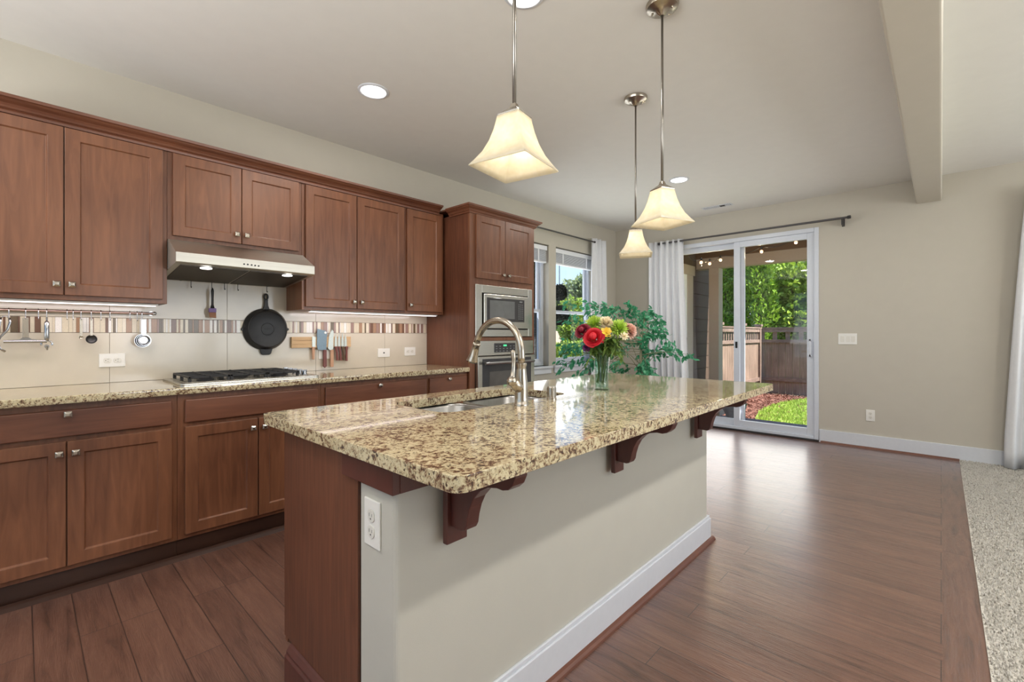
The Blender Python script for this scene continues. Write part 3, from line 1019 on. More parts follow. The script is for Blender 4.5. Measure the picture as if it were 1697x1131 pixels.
# ------------------------------------------------------------------ range hood
HX0, HX1 = 0.578, 1.344
r_ = root('range_hood', ((HX0 + HX1) / 2, W, 1.54), 'slanted stainless under-cabinet range hood above the cooktop', 'range hood')
b = MB()
prof2 = [(W - 0.013, 1.756), (3.262, 1.756), (3.072, 1.660), (3.072, 1.606), (3.084, 1.600), (W - 0.013, 1.548)]
b.prism(prof2, 'X', HX0, HX1)
b.build('body', M['steel_hood'], r_, bevel=0.002)
b = MB()
def hz(y): return 1.600 + (y - 3.084) / (W - 0.013 - 3.084) * (1.548 - 1.600)
for x0, x1 in ((HX0 + 0.03, 0.955), (0.967, HX1 - 0.03)):
    ya, yb = 3.11, 3.53
    b.add([(x0, ya, hz(ya) - 0.004), (x1, ya, hz(ya) - 0.004), (x1, yb, hz(yb) - 0.004), (x0, yb, hz(yb) - 0.004),
           (x0, ya, hz(ya) + 0.004), (x1, ya, hz(ya) + 0.004), (x1, yb, hz(yb) + 0.004), (x0, yb, hz(yb) + 0.004)],
          [(0, 1, 2, 3), (7, 6, 5, 4), (0, 4, 5, 1), (1, 5, 6, 2), (2, 6, 7, 3), (3, 7, 4, 0)])
b.build('filter', M['steel_dark'], r_)
for u, v in ((404.5, 438), (410.5, 438.6), (417, 439.5), (422.7, 440.4), (428.5, 441.2)):
    p = at_y(u, v, 3.072)
    b = MB(); b.tube([(p.x, 3.074, p.z), (p.x, 3.069, p.z)], 0.005, 10); b.build('button', M['black'], r_)
for x in (0.735, 1.19):
    b = MB(); b.lathe([(0.03, 0.002), (0.03, -0.006), (0.02, -0.008), (0.0001, -0.008)], (x, 3.135, hz(3.135) - 0.002), 18); b.build('lamp_lens', M['lamp'], r_, smooth=True)

# ------------------------------------------------------------------ gas cooktop
r_ = root('gas_cooktop', (0.98, 3.28, CT), 'stainless gas cooktop with black grates set in the wall counter', 'cooktop')
b = MB()
b.prism(rrect(0.592, 1.366, 3.045, 3.515, 0.02), 'Z', CT, CT + 0.010)
b.prism(rrect(0.625, 1.333, 3.075, 3.485, 0.02), 'Z', CT + 0.010, CT + 0.013)
b.build('tray', M['steel'], r_, bevel=0.003)
burn = [(0.74, 3.17), (0.74, 3.39), (0.955, 3.28), (1.15, 3.17), (1.15, 3.39)]
for x, y in burn:
    b = MB(); b.lathe([(0.045, 0), (0.045, 0.008), (0.036, 0.010), (0.036, 0.016), (0.030, 0.020), (0.0001, 0.021)], (x, y, CT + 0.012), 20)
    b.build('burner', M['grate'], r_, smooth=True)
for x0, x1 in ((0.640, 0.845), (0.850, 1.050), (1.055, 1.245)):
    b = MB(); zt = CT + 0.045; bw = 0.006
    for x in (x0 + bw, x1 - bw):
        b.box(x - bw, x + bw, 3.085, 3.475, zt - 0.012, zt)
    for y in (3.09, 3.18, 3.28, 3.38, 3.47):
        b.box(x0, x1, y - 0.005, y + 0.005, zt - 0.012, zt)
    xm = (x0 + x1) / 2
    b.box(xm - 0.005, xm + 0.005, 3.085, 3.475, zt - 0.012, zt + 0.002)
    for x in (x0 + bw, x1 - bw):
        for y in (3.095, 3.28, 3.465):
            b.box(x - 0.008, x + 0.008, y - 0.008, y + 0.008, CT + 0.012, zt - 0.006)
    b.build('grate', M['grate'], r_, bevel=0.002)
for y in (3.12, 3.20, 3.28, 3.36, 3.44):
    b = MB(); b.lathe([(0.019, 0), (0.019, 0.004), (0.015, 0.006), (0.013, 0.026), (0.0001, 0.028)], (1.295, y, CT + 0.012), 16)
    b.box(1.295 - 0.016, 1.295 + 0.016, y - 0.003, y + 0.003, CT + 0.030, CT + 0.046)
    b.build('knob', M['chrome'], r_, smooth=True)

# ------------------------------------------------------------------ utensil rails and what hangs on them
YH = W - 0.045


def rail(x0, x1, z, rad, mat, label):
    r_ = root('utensil_rail', ((x0 + x1) / 2, W - 0.012, z), label, 'rail')
    b = MB(); b.tube([(x0, YH, z), (x1, YH, z)], rad, 12); b.build('bar', mat, r_, smooth=True)
    for x in (x0 + 0.012, x1 - 0.012):
        b = MB(); b.tube([(x, YH + 0.004, z), (x, W - 0.0125, z)], 0.006, 10)
        b.sphere((x + (0.012 if x > (x0 + x1) / 2 else -0.012), YH, z), rad * 1.5)
        b.lathe([(0.014, 0), (0.014, 0.004)], (x, W - 0.0175, z), 14, 'Y')
        b.build('bracket', M['chrome'], r_, smooth=True)


RZ = 1.331; RZ2 = 1.560
rail(-0.27, 0.556, RZ, 0.0075, M['rail_metal'], 'thick steel utensil rail with many hooks under the left wall cabinet')
rail(0.682, 1.226, RZ2, 0.004, M['bronze'], 'thin dark utensil rail under the range hood')


def hook(x, z, rad, mat, L, label, group):
    b = MB()
    yb, yf = YH + rad + 0.003, YH - rad - 0.003
    pts = [(x, yb, z - 0.004)]
    for k in range(7):
        a = PI * k / 6
        pts.append((x, YH + (rad + 0.003) * math.cos(a), z + (rad + 0.002) * math.sin(a)))
    zl = z - L
    pts += [(x, yf, z - 0.01), (x, yf, zl + 0.008)]
    for k in range(1, 8):
        a = PI + PI * k / 8
        pts.append((x, yf - 0.009 - 0.009 * math.cos(a), zl + 0.008 + 0.010 * math.sin(a)))
    b.tube(pts, 0.0021, 6)
    o = b.build('hook', mat, base=(x, YH, z), smooth='all')
    return tag(o, label, 'hook', group)


hx_all = [(14.7, 'carrying the steel tongs'), (42.5, 'carrying the T-shaped scraper'), (63.7, None), (77.3, 'carrying the bottle opener'), (111, None), (121, None), (134, 'carrying the smallest measuring spoon'),
          (151, 'carrying the dark round spoon'), (167, None), (182, None), (215, None), (227, None), (235, 'carrying the measuring cups')]
empt = {63.7: 'empty steel hook between the T-shaped scraper and the bottle opener', 111: 'empty steel hook, first of the pair right of the bottle opener',
        121: 'empty steel hook just left of the smallest measuring spoon', 167: 'empty steel hook just right of the dark round spoon',
        182: 'empty steel hook, second right of the dark round spoon', 215: 'empty steel hook standing alone well left of the measuring cups', 227: 'empty steel hook just left of the measuring cups'}
HXP = {}
for u, w_ in hx_all:
    x = at_y(u, 514, YH).x
    HXP[u] = x
    hook(x, RZ, 0.0075, M['chrome'], 0.045, ('steel rail hook ' + w_) if w_ else empt[u], 'steel hooks on the thick utensil rail')
for u, lb in ((316, 'empty wire hook at the left end of the thin rail under the hood'), (350.5, 'wire hook holding the black pastry brush'), (371.5, 'empty wire hook just right of the pastry brush'),
              (393.5, 'empty wire hook between the pastry brush and the skillet'), (441.5, 'wire hook holding the cast iron skillet')):
    x = at_y(u, 465, YH).x
    HXP[u] = x
    hook(x, RZ2, 0.004, M['bronze'], 0.055, lb, 'wire hooks on the thin utensil rail')

YU = YH - 0.022     # hanging plane of the utensils
HZ = RZ - 0.047


def thing_mesh(b, name, mats, label, cat, **kw):
    o = b.build(name, mats, **kw)
    return tag(o, label, cat)


# tongs at the picture's left edge
x = HXP[14.7]
r_ = root('tongs', (x - 0.02, YU, 1.13), 'steel tongs with two curved arms hanging at the left end of the rail', 'tongs')
for s_, pts in ((1, [(x + 0.002, HZ + 0.006), (x + 0.004, HZ - 0.02), (x - 0.006, HZ - 0.06), (x - 0.03, HZ - 0.095), (x - 0.04, HZ - 0.12), (x - 0.030, HZ - 0.155), (x - 0.012, HZ - 0.17)]),
                (-1, [(x - 0.028, HZ + 0.006), (x - 0.030, HZ - 0.02), (x - 0.036, HZ - 0.06), (x - 0.040, HZ - 0.095), (x - 0.036, HZ - 0.12), (x - 0.044, HZ - 0.155), (x - 0.06, HZ - 0.17)])):
    b = MB(); b.tube([(p[0], YU + 0.006 * s_, p[1]) for p in pts], 0.004, 8, flat=1.6); b.build('arm', M['chrome'], r_, smooth='all')
b = MB(); b.tube([(x - 0.026, YU, HZ + 0.006), (x - 0.012, YU, HZ + 0.014), (x + 0.0, YU, HZ + 0.006)], 0.003, 8); b.build('spring', M['chrome'], r_, smooth='all')
# T-shaped scraper
x = HXP[42.5]
r_ = root('scraper', (x, YU, 1.14), 'T-shaped steel bench scraper with a wide bottom bar hanging on the rail', 'scraper')
b = MB(); b.prism([(x - 0.011, HZ + 0.008), (x + 0.011, HZ + 0.008), (x + 0.012, 1.185), (x - 0.012, 1.185)], 'Y', YU - 0.002, YU + 0.002); b.build('shaft', M['nickel'], r_, bevel=0.001)
b = MB(); b.prism([(x - 0.012, 1.187), (x + 0.012, 1.187), (x + 0.022, 1.178), (x + 0.07, 1.171), (x - 0.07, 1.171), (x - 0.022, 1.178)], 'Y', YU - 0.002, YU + 0.002); b.tube([(x - 0.078, YU, 1.166), (x + 0.078, YU, 1.166)], 0.008, 12); b.build('bar', M['chrome'], r_, smooth=True)
# opener
x = HXP[77.3]
r_ = root('bottle_opener', (x, YU, 1.12), 'steel opener with a thick handle and round claw head hanging on the rail', 'opener')
b = MB(); b.tube([(x, YU, HZ + 0.010), (x, YU, HZ - 0.010)], 0.004, 8); b.tube([(x, YU, HZ - 0.01), (x, YU, HZ - 0.02), (x, YU, HZ - 0.10), (x, YU, HZ - 0.115)], [0.007, 0.011, 0.011, 0.008], 12); b.build('handle', M['chrome'], r_, smooth='all')
b = MB()
ring = [(x + 0.021 * math.sin(a), YU, HZ - 0.132 + 0.017 * math.cos(a)) for a in [math.radians(q) for q in range(-115, 116, 12)]]
b.tube(ring, 0.0045, 8); b.lathe([(0.010, -0.004), (0.010, 0.004)], (x, YU, HZ - 0.145), 14, 'Y'); b.tube([(x, YU, HZ - 0.145), (x + 0.002, YU, HZ - 0.165)], [0.007, 0.003], 8)
b.build('claw', M['chrome'], r_, smooth=True)
# small measuring spoon, dark spoon
for u, rad, lb, mt in ((134, 0.0095, 'tiny steel measuring spoon with a flat strip handle hanging on the rail', 'nickel'), (151, 0.025, 'dark round measuring spoon hanging left of the wide outlet', 'bronze')):
    x = HXP[u]; zb = 1.185 if rad < 0.02 else 1.176
    r_ = root('measuring_spoon', (x, YU, zb - rad), lb, 'spoon', 'measuring spoons on the rail')
    b = MB(); b.box(x - 0.0065, x + 0.0065, YU - 0.0012, YU + 0.0012, zb + rad * 0.8, HZ + 0.008); b.build('handle', M['nickel'], r_, bevel=0.0008)
    b = MB()
    pr = [(rad * math.sin(q), 0.012 * math.cos(q) * (rad / 0.02)) for q in [PI / 2 * k / 6 for k in range(7)]]
    b.lathe([(max(p, 0.0001), h) for p, h in pr] + [(rad * 0.9, 0.0005)] + [(max(0.9 * p, 0.0001), 0.85 * h) for p, h in pr[::-1][1:]], (x, YU, zb), 20, 'Y', closed=True)
    b.build('bowl', M[mt], r_, smooth='all')
# nested measuring cups
x = HXP[235]
for i, rad in enumerate((0.040, 0.035, 0.030)):
    zc = 1.166 + i * 0.001; xo = x + 0.003 * i
    lb = ['largest steel measuring cup, outermost of the hanging nest', 'middle steel measuring cup in the hanging nest', 'smallest steel measuring cup, innermost of the hanging nest with a bright strip handle'][i]
    r_ = root('measuring_cup', (xo, YU, zc - rad), lb, 'cup', 'nested measuring cups on the rail')
    b = MB(); yb = YU - 0.003 - 0.004 * i
    b.lathe([(rad * 0.75, 0.022), (rad * 0.96, 0.012), (rad, -0.012), (rad * 0.95, -0.012), (rad * 0.9, 0.009), (rad * 0.7, 0.018), (0.0001, 0.018), ], (xo, yb, zc), 24, 'Y')
    b.build('cup', M['chrome'], r_, smooth=True)
    b = MB(); b.prism([(xo - 0.009, zc + rad * 0.9), (xo + 0.009, zc + rad * 0.9), (xo + 0.006, HZ + 0.008), (xo - 0.006, HZ + 0.008)], 'Y', yb - 0.0132, yb - 0.0112)
    b.build('handle', M['chrome'], r_, bevel=0.0006)

# pastry brush
x = HXP[350.5]
r_ = root('pastry_brush', (x, YU, 1.34), 'black-handled pastry brush with purple band hanging under the hood', 'brush')
def bz(v): return at_y(350, v, YU).z
b = MB(); b.tube([(x, YU, bz(478)), (x, YU, bz(482)), (x, YU, bz(495)), (x, YU, bz(505)), (x, YU, bz(511))], [0.006, 0.0105, 0.0085, 0.009, 0.016], 12, flat=0.7); b.build('handle', M['black'], r_, smooth='all')
b = MB(); b.box(x - 0.021, x + 0.021, YU - 0.009, YU + 0.009, bz(518), bz(511)); b.build('band', M['purple'], r_, bevel=0.003)
b = MB(); b.prism([(x - 0.020, bz(518)), (x + 0.020, bz(518)), (x + 0.021, bz(527.5)), (x - 0.016, bz(526))], 'Y', YU - 0.007, YU + 0.007); b.build('bristles', M['bristle'], r_, bevel=0.003)

# cast iron skillet, its base turned to the room
x, zc = 1.198, 1.240
SR = 0.150
yk = W - 0.014
r_ = root('skillet', (x, yk, zc - SR), 'black cast iron skillet hanging upside down below the hood rail', 'pan')
b = MB()
b.lathe([(SR - 0.008, -0.004), (SR, -0.002), (SR, -0.010), (SR - 0.004, -0.018), (SR - 0.020, -0.052), (SR - 0.024, -0.054), (SR - 0.030, -0.051), (0.045, -0.050), (0.043, -0.052), (0.040, -0.052), (0.038, -0.050), (0.0001, -0.050)], (x, yk, zc), 48, 'Y')
for k in range(5):     # worn cast foundry mark in the middle of the base
    b.box(x - 0.020 + 0.009 * k, x - 0.0145 + 0.009 * k, yk - 0.0518, yk - 0.049, zc - 0.006, zc + 0.008 + 0.003 * (k % 2))
# pour lips left and right
for s_ in (-1, 1):
    b.prism([(x + s_ * (SR - 0.01), zc + 0.018), (x + s_ * (SR + 0.009), zc + 0.004), (x + s_ * (SR + 0.009), zc - 0.004), (x + s_ * (SR - 0.01), zc - 0.018)], 'Y', yk - 0.014, yk - 0.003)
b.build('pan_body', M['black_iron'], r_, smooth=True)
b = MB()
zt = zc + SR
hp = [(-0.024, -0.012), (-0.014, 0.02), (-0.0115, 0.05), (-0.016, 0.085), (-0.014, 0.103), (0, 0.110)]
outer = [(x + p, zt + q) for p, q in hp] + [(x - p, zt + q) for p, q in hp[::-1][1:]]
mid = 0.085
b.prism([(x - 0.024, zt - 0.012), (x - 0.013, zt + 0.02), (x - 0.011, zt + 0.05), (x - 0.013, zt + 0.062), (x + 0.013, zt + 0.062), (x + 0.011, zt + 0.05), (x + 0.013, zt + 0.02), (x + 0.024, zt - 0.012)], 'Y', yk - 0.024, yk - 0.006)
ringp = [(x + 0.012 * math.sin(a), yk - 0.015, zt + 0.082 + 0.021 * -math.cos(a)) for a in [2 * PI * k / 20 for k in range(21)]]
b.tube(ringp, 0.0062, 8, caps=False)
b.build('handle', M['black_iron'], r_, bevel=0.003)
b = MB(); b.prism([(x - 0.045, zc - SR + 0.012), (x + 0.045, zc - SR + 0.012), (x + 0.034, zc - SR - 0.026), (x + 0.022, zc - SR - 0.034), (x - 0.022, zc - SR - 0.034), (x - 0.034, zc - SR - 0.026)], 'Y', yk - 0.020, yk - 0.008)
b.build('helper_handle', M['black_iron'], r_, bevel=0.004)

# magnetic knife rack and knives
YK = W - 0.0125
kp = lambda px, py, y: at_y(470 + px / 11.308, 520 + py / 11.308, y)
a = kp(150, 445, YK - 0.024); c = kp(1262, 632, YK - 0.024)
r_ = root('knife_rack', ((a.x + c.x) / 2, YK, c.z), 'bamboo magnetic knife strip mounted on the tile', 'knife rack')
b = MB(); zA, zB = 1.100, 1.184
for k in range(3):
    z0 = zA + (zB - zA) * k / 3
    b.box(a.x, c.x, YK - 0.024, YK, z0, z0 + (zB - zA) / 3 - 0.0006)
b.build('board', M['bamboo'], r_, bevel=0.0015)
YB = YK - 0.0265


def knife(blade_px, handle_px, blade_mat, handle_mat, label, hth=0.016, name='knife'):
    r0 = kp(*handle_px[len(handle_px) // 2], YB)
    r_ = root(name, (r0.x, YB, r0.z), label, 'knife', 'knives on the bamboo strip')
    q = [kp(p[0], p[1], YB) for p in blade_px]
    b = MB(); b.prism([(p.x, p.z) for p in q], 'Y', YB - 0.0022, YB + 0.0012); bl = b.build('blade', blade_mat, r_, bevel=0.0005, seg=1)
    q = [kp(p[0], p[1], YB) for p in handle_px]
    b = MB(); b.prism([(p.x, p.z) for p in q], 'Y', YB - hth / 2 - 0.0005, YB + min(hth / 2, 0.006)); b.build('handle', handle_mat, r_, bevel=0.003)
    return r_


knife([(533, 435), (600, 435), (596, 628), (535, 628)], [(530, 625), (585, 625), (575, 860), (533, 860)], M['blade'], M['pale_wood'], 'narrow knife with pale wooden handle, leftmost on the bamboo strip')
r_ = knife([(628, 285), (780, 322), (815, 345), (806, 500), (800, 690), (640, 680), (622, 600)], [(742, 680), (800, 680), (802, 760), (806, 985), (770, 1020), (738, 990), (740, 760)], M['cleaver'], M['pakka'],
           'large blue-grey cleaver with red-brown handle on the bamboo strip', name='cleaver')
q = kp(782, 358, YB); b = MB(); b.lathe([(0.009, -0.0006), (0.009, 0.0006)], (q.x, YB - 0.0024, q.z), 16, 'Y'); b.build('hanging_hole', M['plastic'], r_)
knife([(905, 300), (935, 330), (930, 660), (880, 700), (828, 650), (850, 420)], [(875, 680), (935, 680), (930, 1000), (870, 1000)], M['blade'], M['pale_wood'], 'broad chef knife with pale straight handle right of the cleaver')
SK = ['first of the four small knives, nearest the broad chef knife', 'second of the four small knives counted from the cleaver', 'third of the four small knives counted from the cleaver', 'last of the four small knives, at the right end of the strip']
for i, (cx, top) in enumerate(((978, 380), (1040, 360), (1103, 350), (1160, 380))):
    o_ = i * 2
    knife([(cx, top), (cx + 22, 480), (cx + 24, 620), (cx - 26, 620), (cx - 22, 470)], [(cx - 26, 615), (cx + 22, 615), (cx + 36, 720), (cx + 52, 880), (cx + 8, 880), (cx + 2, 740)] if i < 3 else [(cx - 10, 615), (cx + 46, 615), (cx + 34, 700), (cx + 34, 890), (cx - 8, 885), (cx + 2, 720)],
          M['blade'], M['trunk'] if i == 2 else M['pakka'], 'small steak knife, ' + SK[i])


# ------------------------------------------------------------------ outlets and switches
def plate(name, c, w, h, face, label, cat, duplex=(), rocker=(), jack=False):
    """face: 'y' plate on the cabinet wall, 'x' on the far wall or the island end (both look towards -y / -x)"""
    r_ = root(name, c, label, cat, 'wall plates')
    def bx(b, a0, a1, z0, z1, d0, d1):
        if face == 'y': b.box(c[0] + a0, c[0] + a1, c[1] - d1, c[1] - d0, c[2] + z0, c[2] + z1)
        else: b.box(c[0] - d1, c[0] - d0, c[1] - a1, c[1] - a0, c[2] + z0, c[2] + z1)
    b = MB(); bx(b, -w / 2, w / 2, -h / 2, h / 2, 0.0, 0.006); b.build('cover', M['plastic'], r_, bevel=0.0025)
    for (a, z, hor) in duplex:
        b = MB()
        hw, hh = (0.016, 0.014) if not hor else (0.014, 0.016)
        n = 16
        pts = [(min(max(0.0185 * math.cos(2 * PI * k / n), -hw), hw), 0.0185 * math.sin(2 * PI * k / n) * 0.95) for k in range(n)]
        if hor: pts = [(q, p) for p, q in pts]
        if face == 'y': b.prism([(c[0] + a + p, c[2] + z + q) for p, q in pts], 'Y', c[1] - 0.009, c[1] - 0.005)
        else: b.prism([(c[1] - a + p, c[2] + z + q) for p, q in pts], 'X', c[0] - 0.009, c[0] - 0.005)
        so = b.build('socket', M['plastic_in'], r_, bevel=0.001)
        b = MB()
        if not hor:
            bx(b, a - 0.007, a - 0.0055, z - 0.002, z + 0.007, 0.0088, 0.0093); bx(b, a + 0.0055, a + 0.007, z - 0.002, z + 0.006, 0.0088, 0.0093); bx(b, a - 0.002, a + 0.002, z - 0.010, z - 0.006, 0.0088, 0.0093)
        else:
            bx(b, a - 0.002, a + 0.007, z + 0.0055, z + 0.007, 0.0088, 0.0093); bx(b, a - 0.002, a + 0.006, z - 0.007, z - 0.0055, 0.0088, 0.0093); bx(b, a - 0.010, a - 0.006, z - 0.002, z + 0.002, 0.0088, 0.0093)
        b.build('slots', M['dark'], so)
    for (a, hw, hh) in rocker:
        b = MB(); bx(b, a - hw, a + hw, -hh, hh, 0.005, 0.009); b.build('switch', M['plastic_in'], r_, bevel=0.0015)
    if jack:
        b = MB(); bx(b, -0.006, 0.006, -0.006, 0.006, 0.0055, 0.0075); b.build('jack', M['dark'], r_)
    return r_


YP = W - 0.012
plate('outlet', (0.363, YP, 1.051), 0.118, 0.078, 'y', 'white horizontal outlet plate on the tile left of the cooktop', 'outlet', duplex=((-0.022, 0, True), (0.022, 0, True)))
plate('outlet', (1.637, YP, 1.045), 0.105, 0.074, 'y', 'white outlet plate half hidden behind the hanging knives', 'outlet', jack=True)
plate('outlet', (2.160, YP, 1.041), 0.118, 0.076, 'y', 'white plate with one small dark jack right of the knives', 'outlet', jack=True)
plate('outlet', (2.430, YP, 1.046), 0.118, 0.078, 'y', 'white outlet plate on the tile nearest the oven cabinet', 'outlet', duplex=((-0.022, 0, True), (0.022, 0, True)))
plate('light_switch', (XW, 0.738, 1.152), 0.165, 0.118, 'x', 'wide white switch plate on the wall right of the patio door', 'switch', rocker=((-0.045, 0.016, 0.032), (0.005, 0.016, 0.032), (0.05, 0.016, 0.032)))
plate('outlet', (XW, 0.543, 0.349), 0.074, 0.118, 'x', 'white outlet low on the far wall above the baseboard', 'outlet', duplex=((0, 0.02, False), (0, -0.02, False)))

# ------------------------------------------------------------------ tall oven cabinet, microwave and wall oven
TX0, TX1 = 2.624, 3.478
r_ = root('oven_cabinet', ((TX0 + TX1) / 2, TF, 0), 'tall cherry cabinet housing the microwave and wall oven', 'cabinet')
b = MB(); t = 0.02
b.box(TX0, TX0 + t, TF + 0.019, W - 0.003, 0.0, 2.262)
b.box(TX1 - t, TX1, TF + 0.019, W - 0.003, 0.0, 2.262)
b.build('side_panel', M['cherry_oak'], r_, bevel=0.001)
b = MB()
b.box(TX0, 2.687, TF, TF + 0.019, 0.1, 2.262); b.box(3.448, TX1, TF, TF + 0.019, 0.1, 2.262)
b.box(2.687, 3.448, TF, TF + 0.019, 1.640, 2.262); b.box(2.687, 3.448, TF, TF + 0.019, 1.146, 1.176); b.box(2.687, 3.448, TF, TF + 0.019, 0.1, 0.42)
b.box(TX0 + t, TX1 - t, TF + 0.019, W - 0.003, 1.645, 1.665); b.box(TX0 + t, TX1 - t, TF + 0.019, W - 0.003, 1.150, 1.170); b.box(TX0 + t, TX1 - t, TF + 0.019, W - 0.003, 0.40, 0.42)
b.box(TX0 + t, TX1 - t, W - 0.02, W - 0.003, 0.0, 2.262); b.box(TX0 + t, TX1 - t, TF + 0.019, W - 0.003, 2.242, 2.262)
b.box(TX0 + t, TX1 - t, TF + 0.04, TF + 0.06, 0, 0.1)
b.build('body', M['cherry'], r_, bevel=0.001)
for x0, x1, kx in ((2.690, 3.046, 3.012), (3.050, 3.436, 3.082)):
    d = shaker('door', x0, x1, 1.694, 2.246, TF - 0.02, 0.0195, M['cherry'], r_)
    knob(d, kx, 1.742, TF - 0.02, square=False)
d = slab('drawer', 2.69, 3.446, 0.13, 0.39, TF - 0.02, 0.0195, M['cherry_h'], r_)
# crown wraps left side and front
cp = [(0.002, 2.250), (-0.010, 2.250), (-0.014, 2.262), (-0.020, 2.266), (-0.028, 2.280), (-0.046, 2.292), (-0.052, 2.300), (-0.058, 2.301), (-0.060, 2.316), (0.002, 2.316)]
b = MB()
def corner(p, sx, sy, x, y): return (x + sx * p[0], y + sy * p[0], p[1])
rings = [[(TX0 + p[0], 3.212, p[1]) for p in cp], [(TX0 + p[0], TF + p[0], p[1]) for p in cp], [(TX1 - p[0], TF + p[0], p[1]) for p in cp], [(TX1 - p[0], W - 0.003, p[1]) for p in cp]]
n = len(cp)
fs = []
for i in range(3):
    for k in range(n):
        k2 = (k + 1) % n
        fs.append((i * n + k, i * n + k2, (i + 1) * n + k2, (i + 1) * n + k))
fs += [tuple(range(n)), tuple(3 * n + k for k in range(n))]
b.add([p for q in rings for p in q], fs)
b.build('crown', M['cherry_h'], r_)
b = MB(); b.box(TX0 - 0.05, TX1 + 0.05, TF - 0.05, W - 0.003, 2.300, 2.314)
b.build('top_board', M['cherry_h'], r_)

# microwave
mx0, mx1, mz0, mz1 = 2.684, 3.436, 1.182, 1.640
r_ = root('microwave', ((mx0 + mx1) / 2, TF, mz0), 'stainless built-in microwave with dark window above the wall oven', 'microwave')
yf = TF - 0.012
ix0, ix1, iz0, iz1 = 2.760, 3.378, 1.246, 1.570
b = MB()
b.box(mx0, ix0, yf, TF - 0.001, mz0, mz1); b.box(ix1, mx1, yf, TF - 0.001, mz0, mz1); b.box(ix0, ix1, yf, TF - 0.001, iz1, mz1); b.box(ix0, ix1, yf, TF - 0.001, mz0, iz0)
b.build('trim_frame', M['steel'], r_, bevel=0.002)
b = MB(); b.box(ix0 + 0.002, ix1 - 0.002, TF + 0.012, TF + 0.35, iz0 + 0.002, iz1 - 0.002); b.build('body', M['dark'], r_)
b = MB(); b.box(ix0 + 0.012, ix1 - 0.012, yf - 0.016, TF + 0.012, iz0 + 0.010, iz1 - 0.010)
dr = b.build('door', M['steel'], r_, bevel=0.003)
dx0, dx1 = at_y(807, 500, yf - 0.017).x, at_y(869, 500, yf - 0.017).x
b = MB(); b.box(dx0, dx1, yf - 0.0178, yf - 0.0155, 1.318, 1.530); b.build('window', M['oven_glass'], dr, bevel=0.001)
b = MB(); b.box(dx0 + 0.035, dx0 + 0.36, yf - 0.0186, yf - 0.0170, 1.345, 1.508); b.build('screen', M['micro_window'], dr)
b = MB()
for i in range(8):
    for j in range(3):
        x_ = dx1 - 0.085 + j * 0.024; z_ = 1.345 + i * 0.019
        b.box(x_, x_ + 0.013, yf - 0.0184, yf - 0.0175, z_, z_ + 0.007)
b.box(dx1 - 0.07, dx1 - 0.03, yf - 0.0184, yf - 0.0175, 1.503, 1.516)
b.build('keypad', M['keypad'], dr)
q = at_y(848, 540, yf - 0.017)
b = MB(); b.lathe([(0.0135, 0), (0.0135, -0.003), (0.0001, -0.003)], (q.x, yf - 0.016, q.z), 20, 'Y')
b.tube([(q.x + 0.008 * math.cos(a), yf - 0.0195, q.z + 0.002 + 0.006 * math.sin(a)) for a in [k * 0.5 for k in range(13)]], 0.0014, 6)
b.tube([(q.x + 0.006, yf - 0.0195, q.z), (q.x + 0.006, yf - 0.0195, q.z - 0.010)], 0.0014, 6)
b.build('badge', M['chrome'], dr, smooth=True)

# wall oven
oz0, oz1 = 0.425, 1.144
r_ = root('wall_oven', ((mx0 + mx1) / 2, TF, oz0), 'stainless wall oven with bar handle and dark glass door', 'oven')
ox0, ox1 = 2.689, 3.447
b = MB(); b.box(ox0, ox1, yf - 0.004, TF + 0.4, 1.014, oz1); b.build('control_panel', M['steel'], r_, bevel=0.003)
b = MB(); b.box(ox0 + 0.01, ox1 - 0.01, TF + 0.02, TF + 0.5, oz0, 1.008); b.build('body', M['dark'], r_)
q0, q1 = at_y(819, 572, yf - 0.005), at_y(854, 586, yf - 0.005)
b = MB(); b.box(q0.x, q1.x, yf - 0.0058, yf - 0.0035, 1.038, 1.122); dp = b.build('display', M['oven_glass'], r_, bevel=0.001)
b = MB(); xm = (q0.x + q1.x) / 2
b.box(xm - 0.022, xm + 0.022, yf - 0.0064, yf - 0.0056, 1.093, 1.108); b.build('clock', M['green_led'], dp)
b = MB()
for j in range(6):
    for i in range(3):
        x_ = q0.x + 0.02 + j * (q1.x - q0.x - 0.05) / 5; z_ = 1.047 + i * 0.022
        if 1 < j < 4 and i == 2: continue
        b.box(x_, x_ + 0.02, yf - 0.0064, yf - 0.0056, z_, z_ + 0.006)
b.build('keypad', M['keypad'], dp)
b = MB(); b.box(ox0 + 0.003, ox1 - 0.003, yf - 0.022, TF + 0.018, oz0 + 0.01, 1.006); dr = b.build('door', M['steel'], r_, bevel=0.004)
b = MB(); b.box(ox0 + 0.055, ox1 - 0.055, yf - 0.024, yf - 0.020, oz0 + 0.06, 0.985); wd = b.build('glass', M['oven_glass'], dr, bevel=0.001)
b = MB(); b.box(ox0 + 0.14, ox1 - 0.14, yf - 0.0252, yf - 0.0235, oz0 + 0.14, 0.870); b.build('inner_window', M['oven_window'], wd)
b = MB()
b.tube([(ox0 + 0.055, yf - 0.060, 0.948), (ox1 - 0.055, yf - 0.060, 0.948)], 0.0145, 16)
for x in (ox0 + 0.09, ox1 - 0.09):
    b.tube([(x, yf - 0.021, 0.948), (x, yf - 0.060, 0.948)], 0.009, 10)
b.build('handle', M['chrome'], dr, smooth=True)

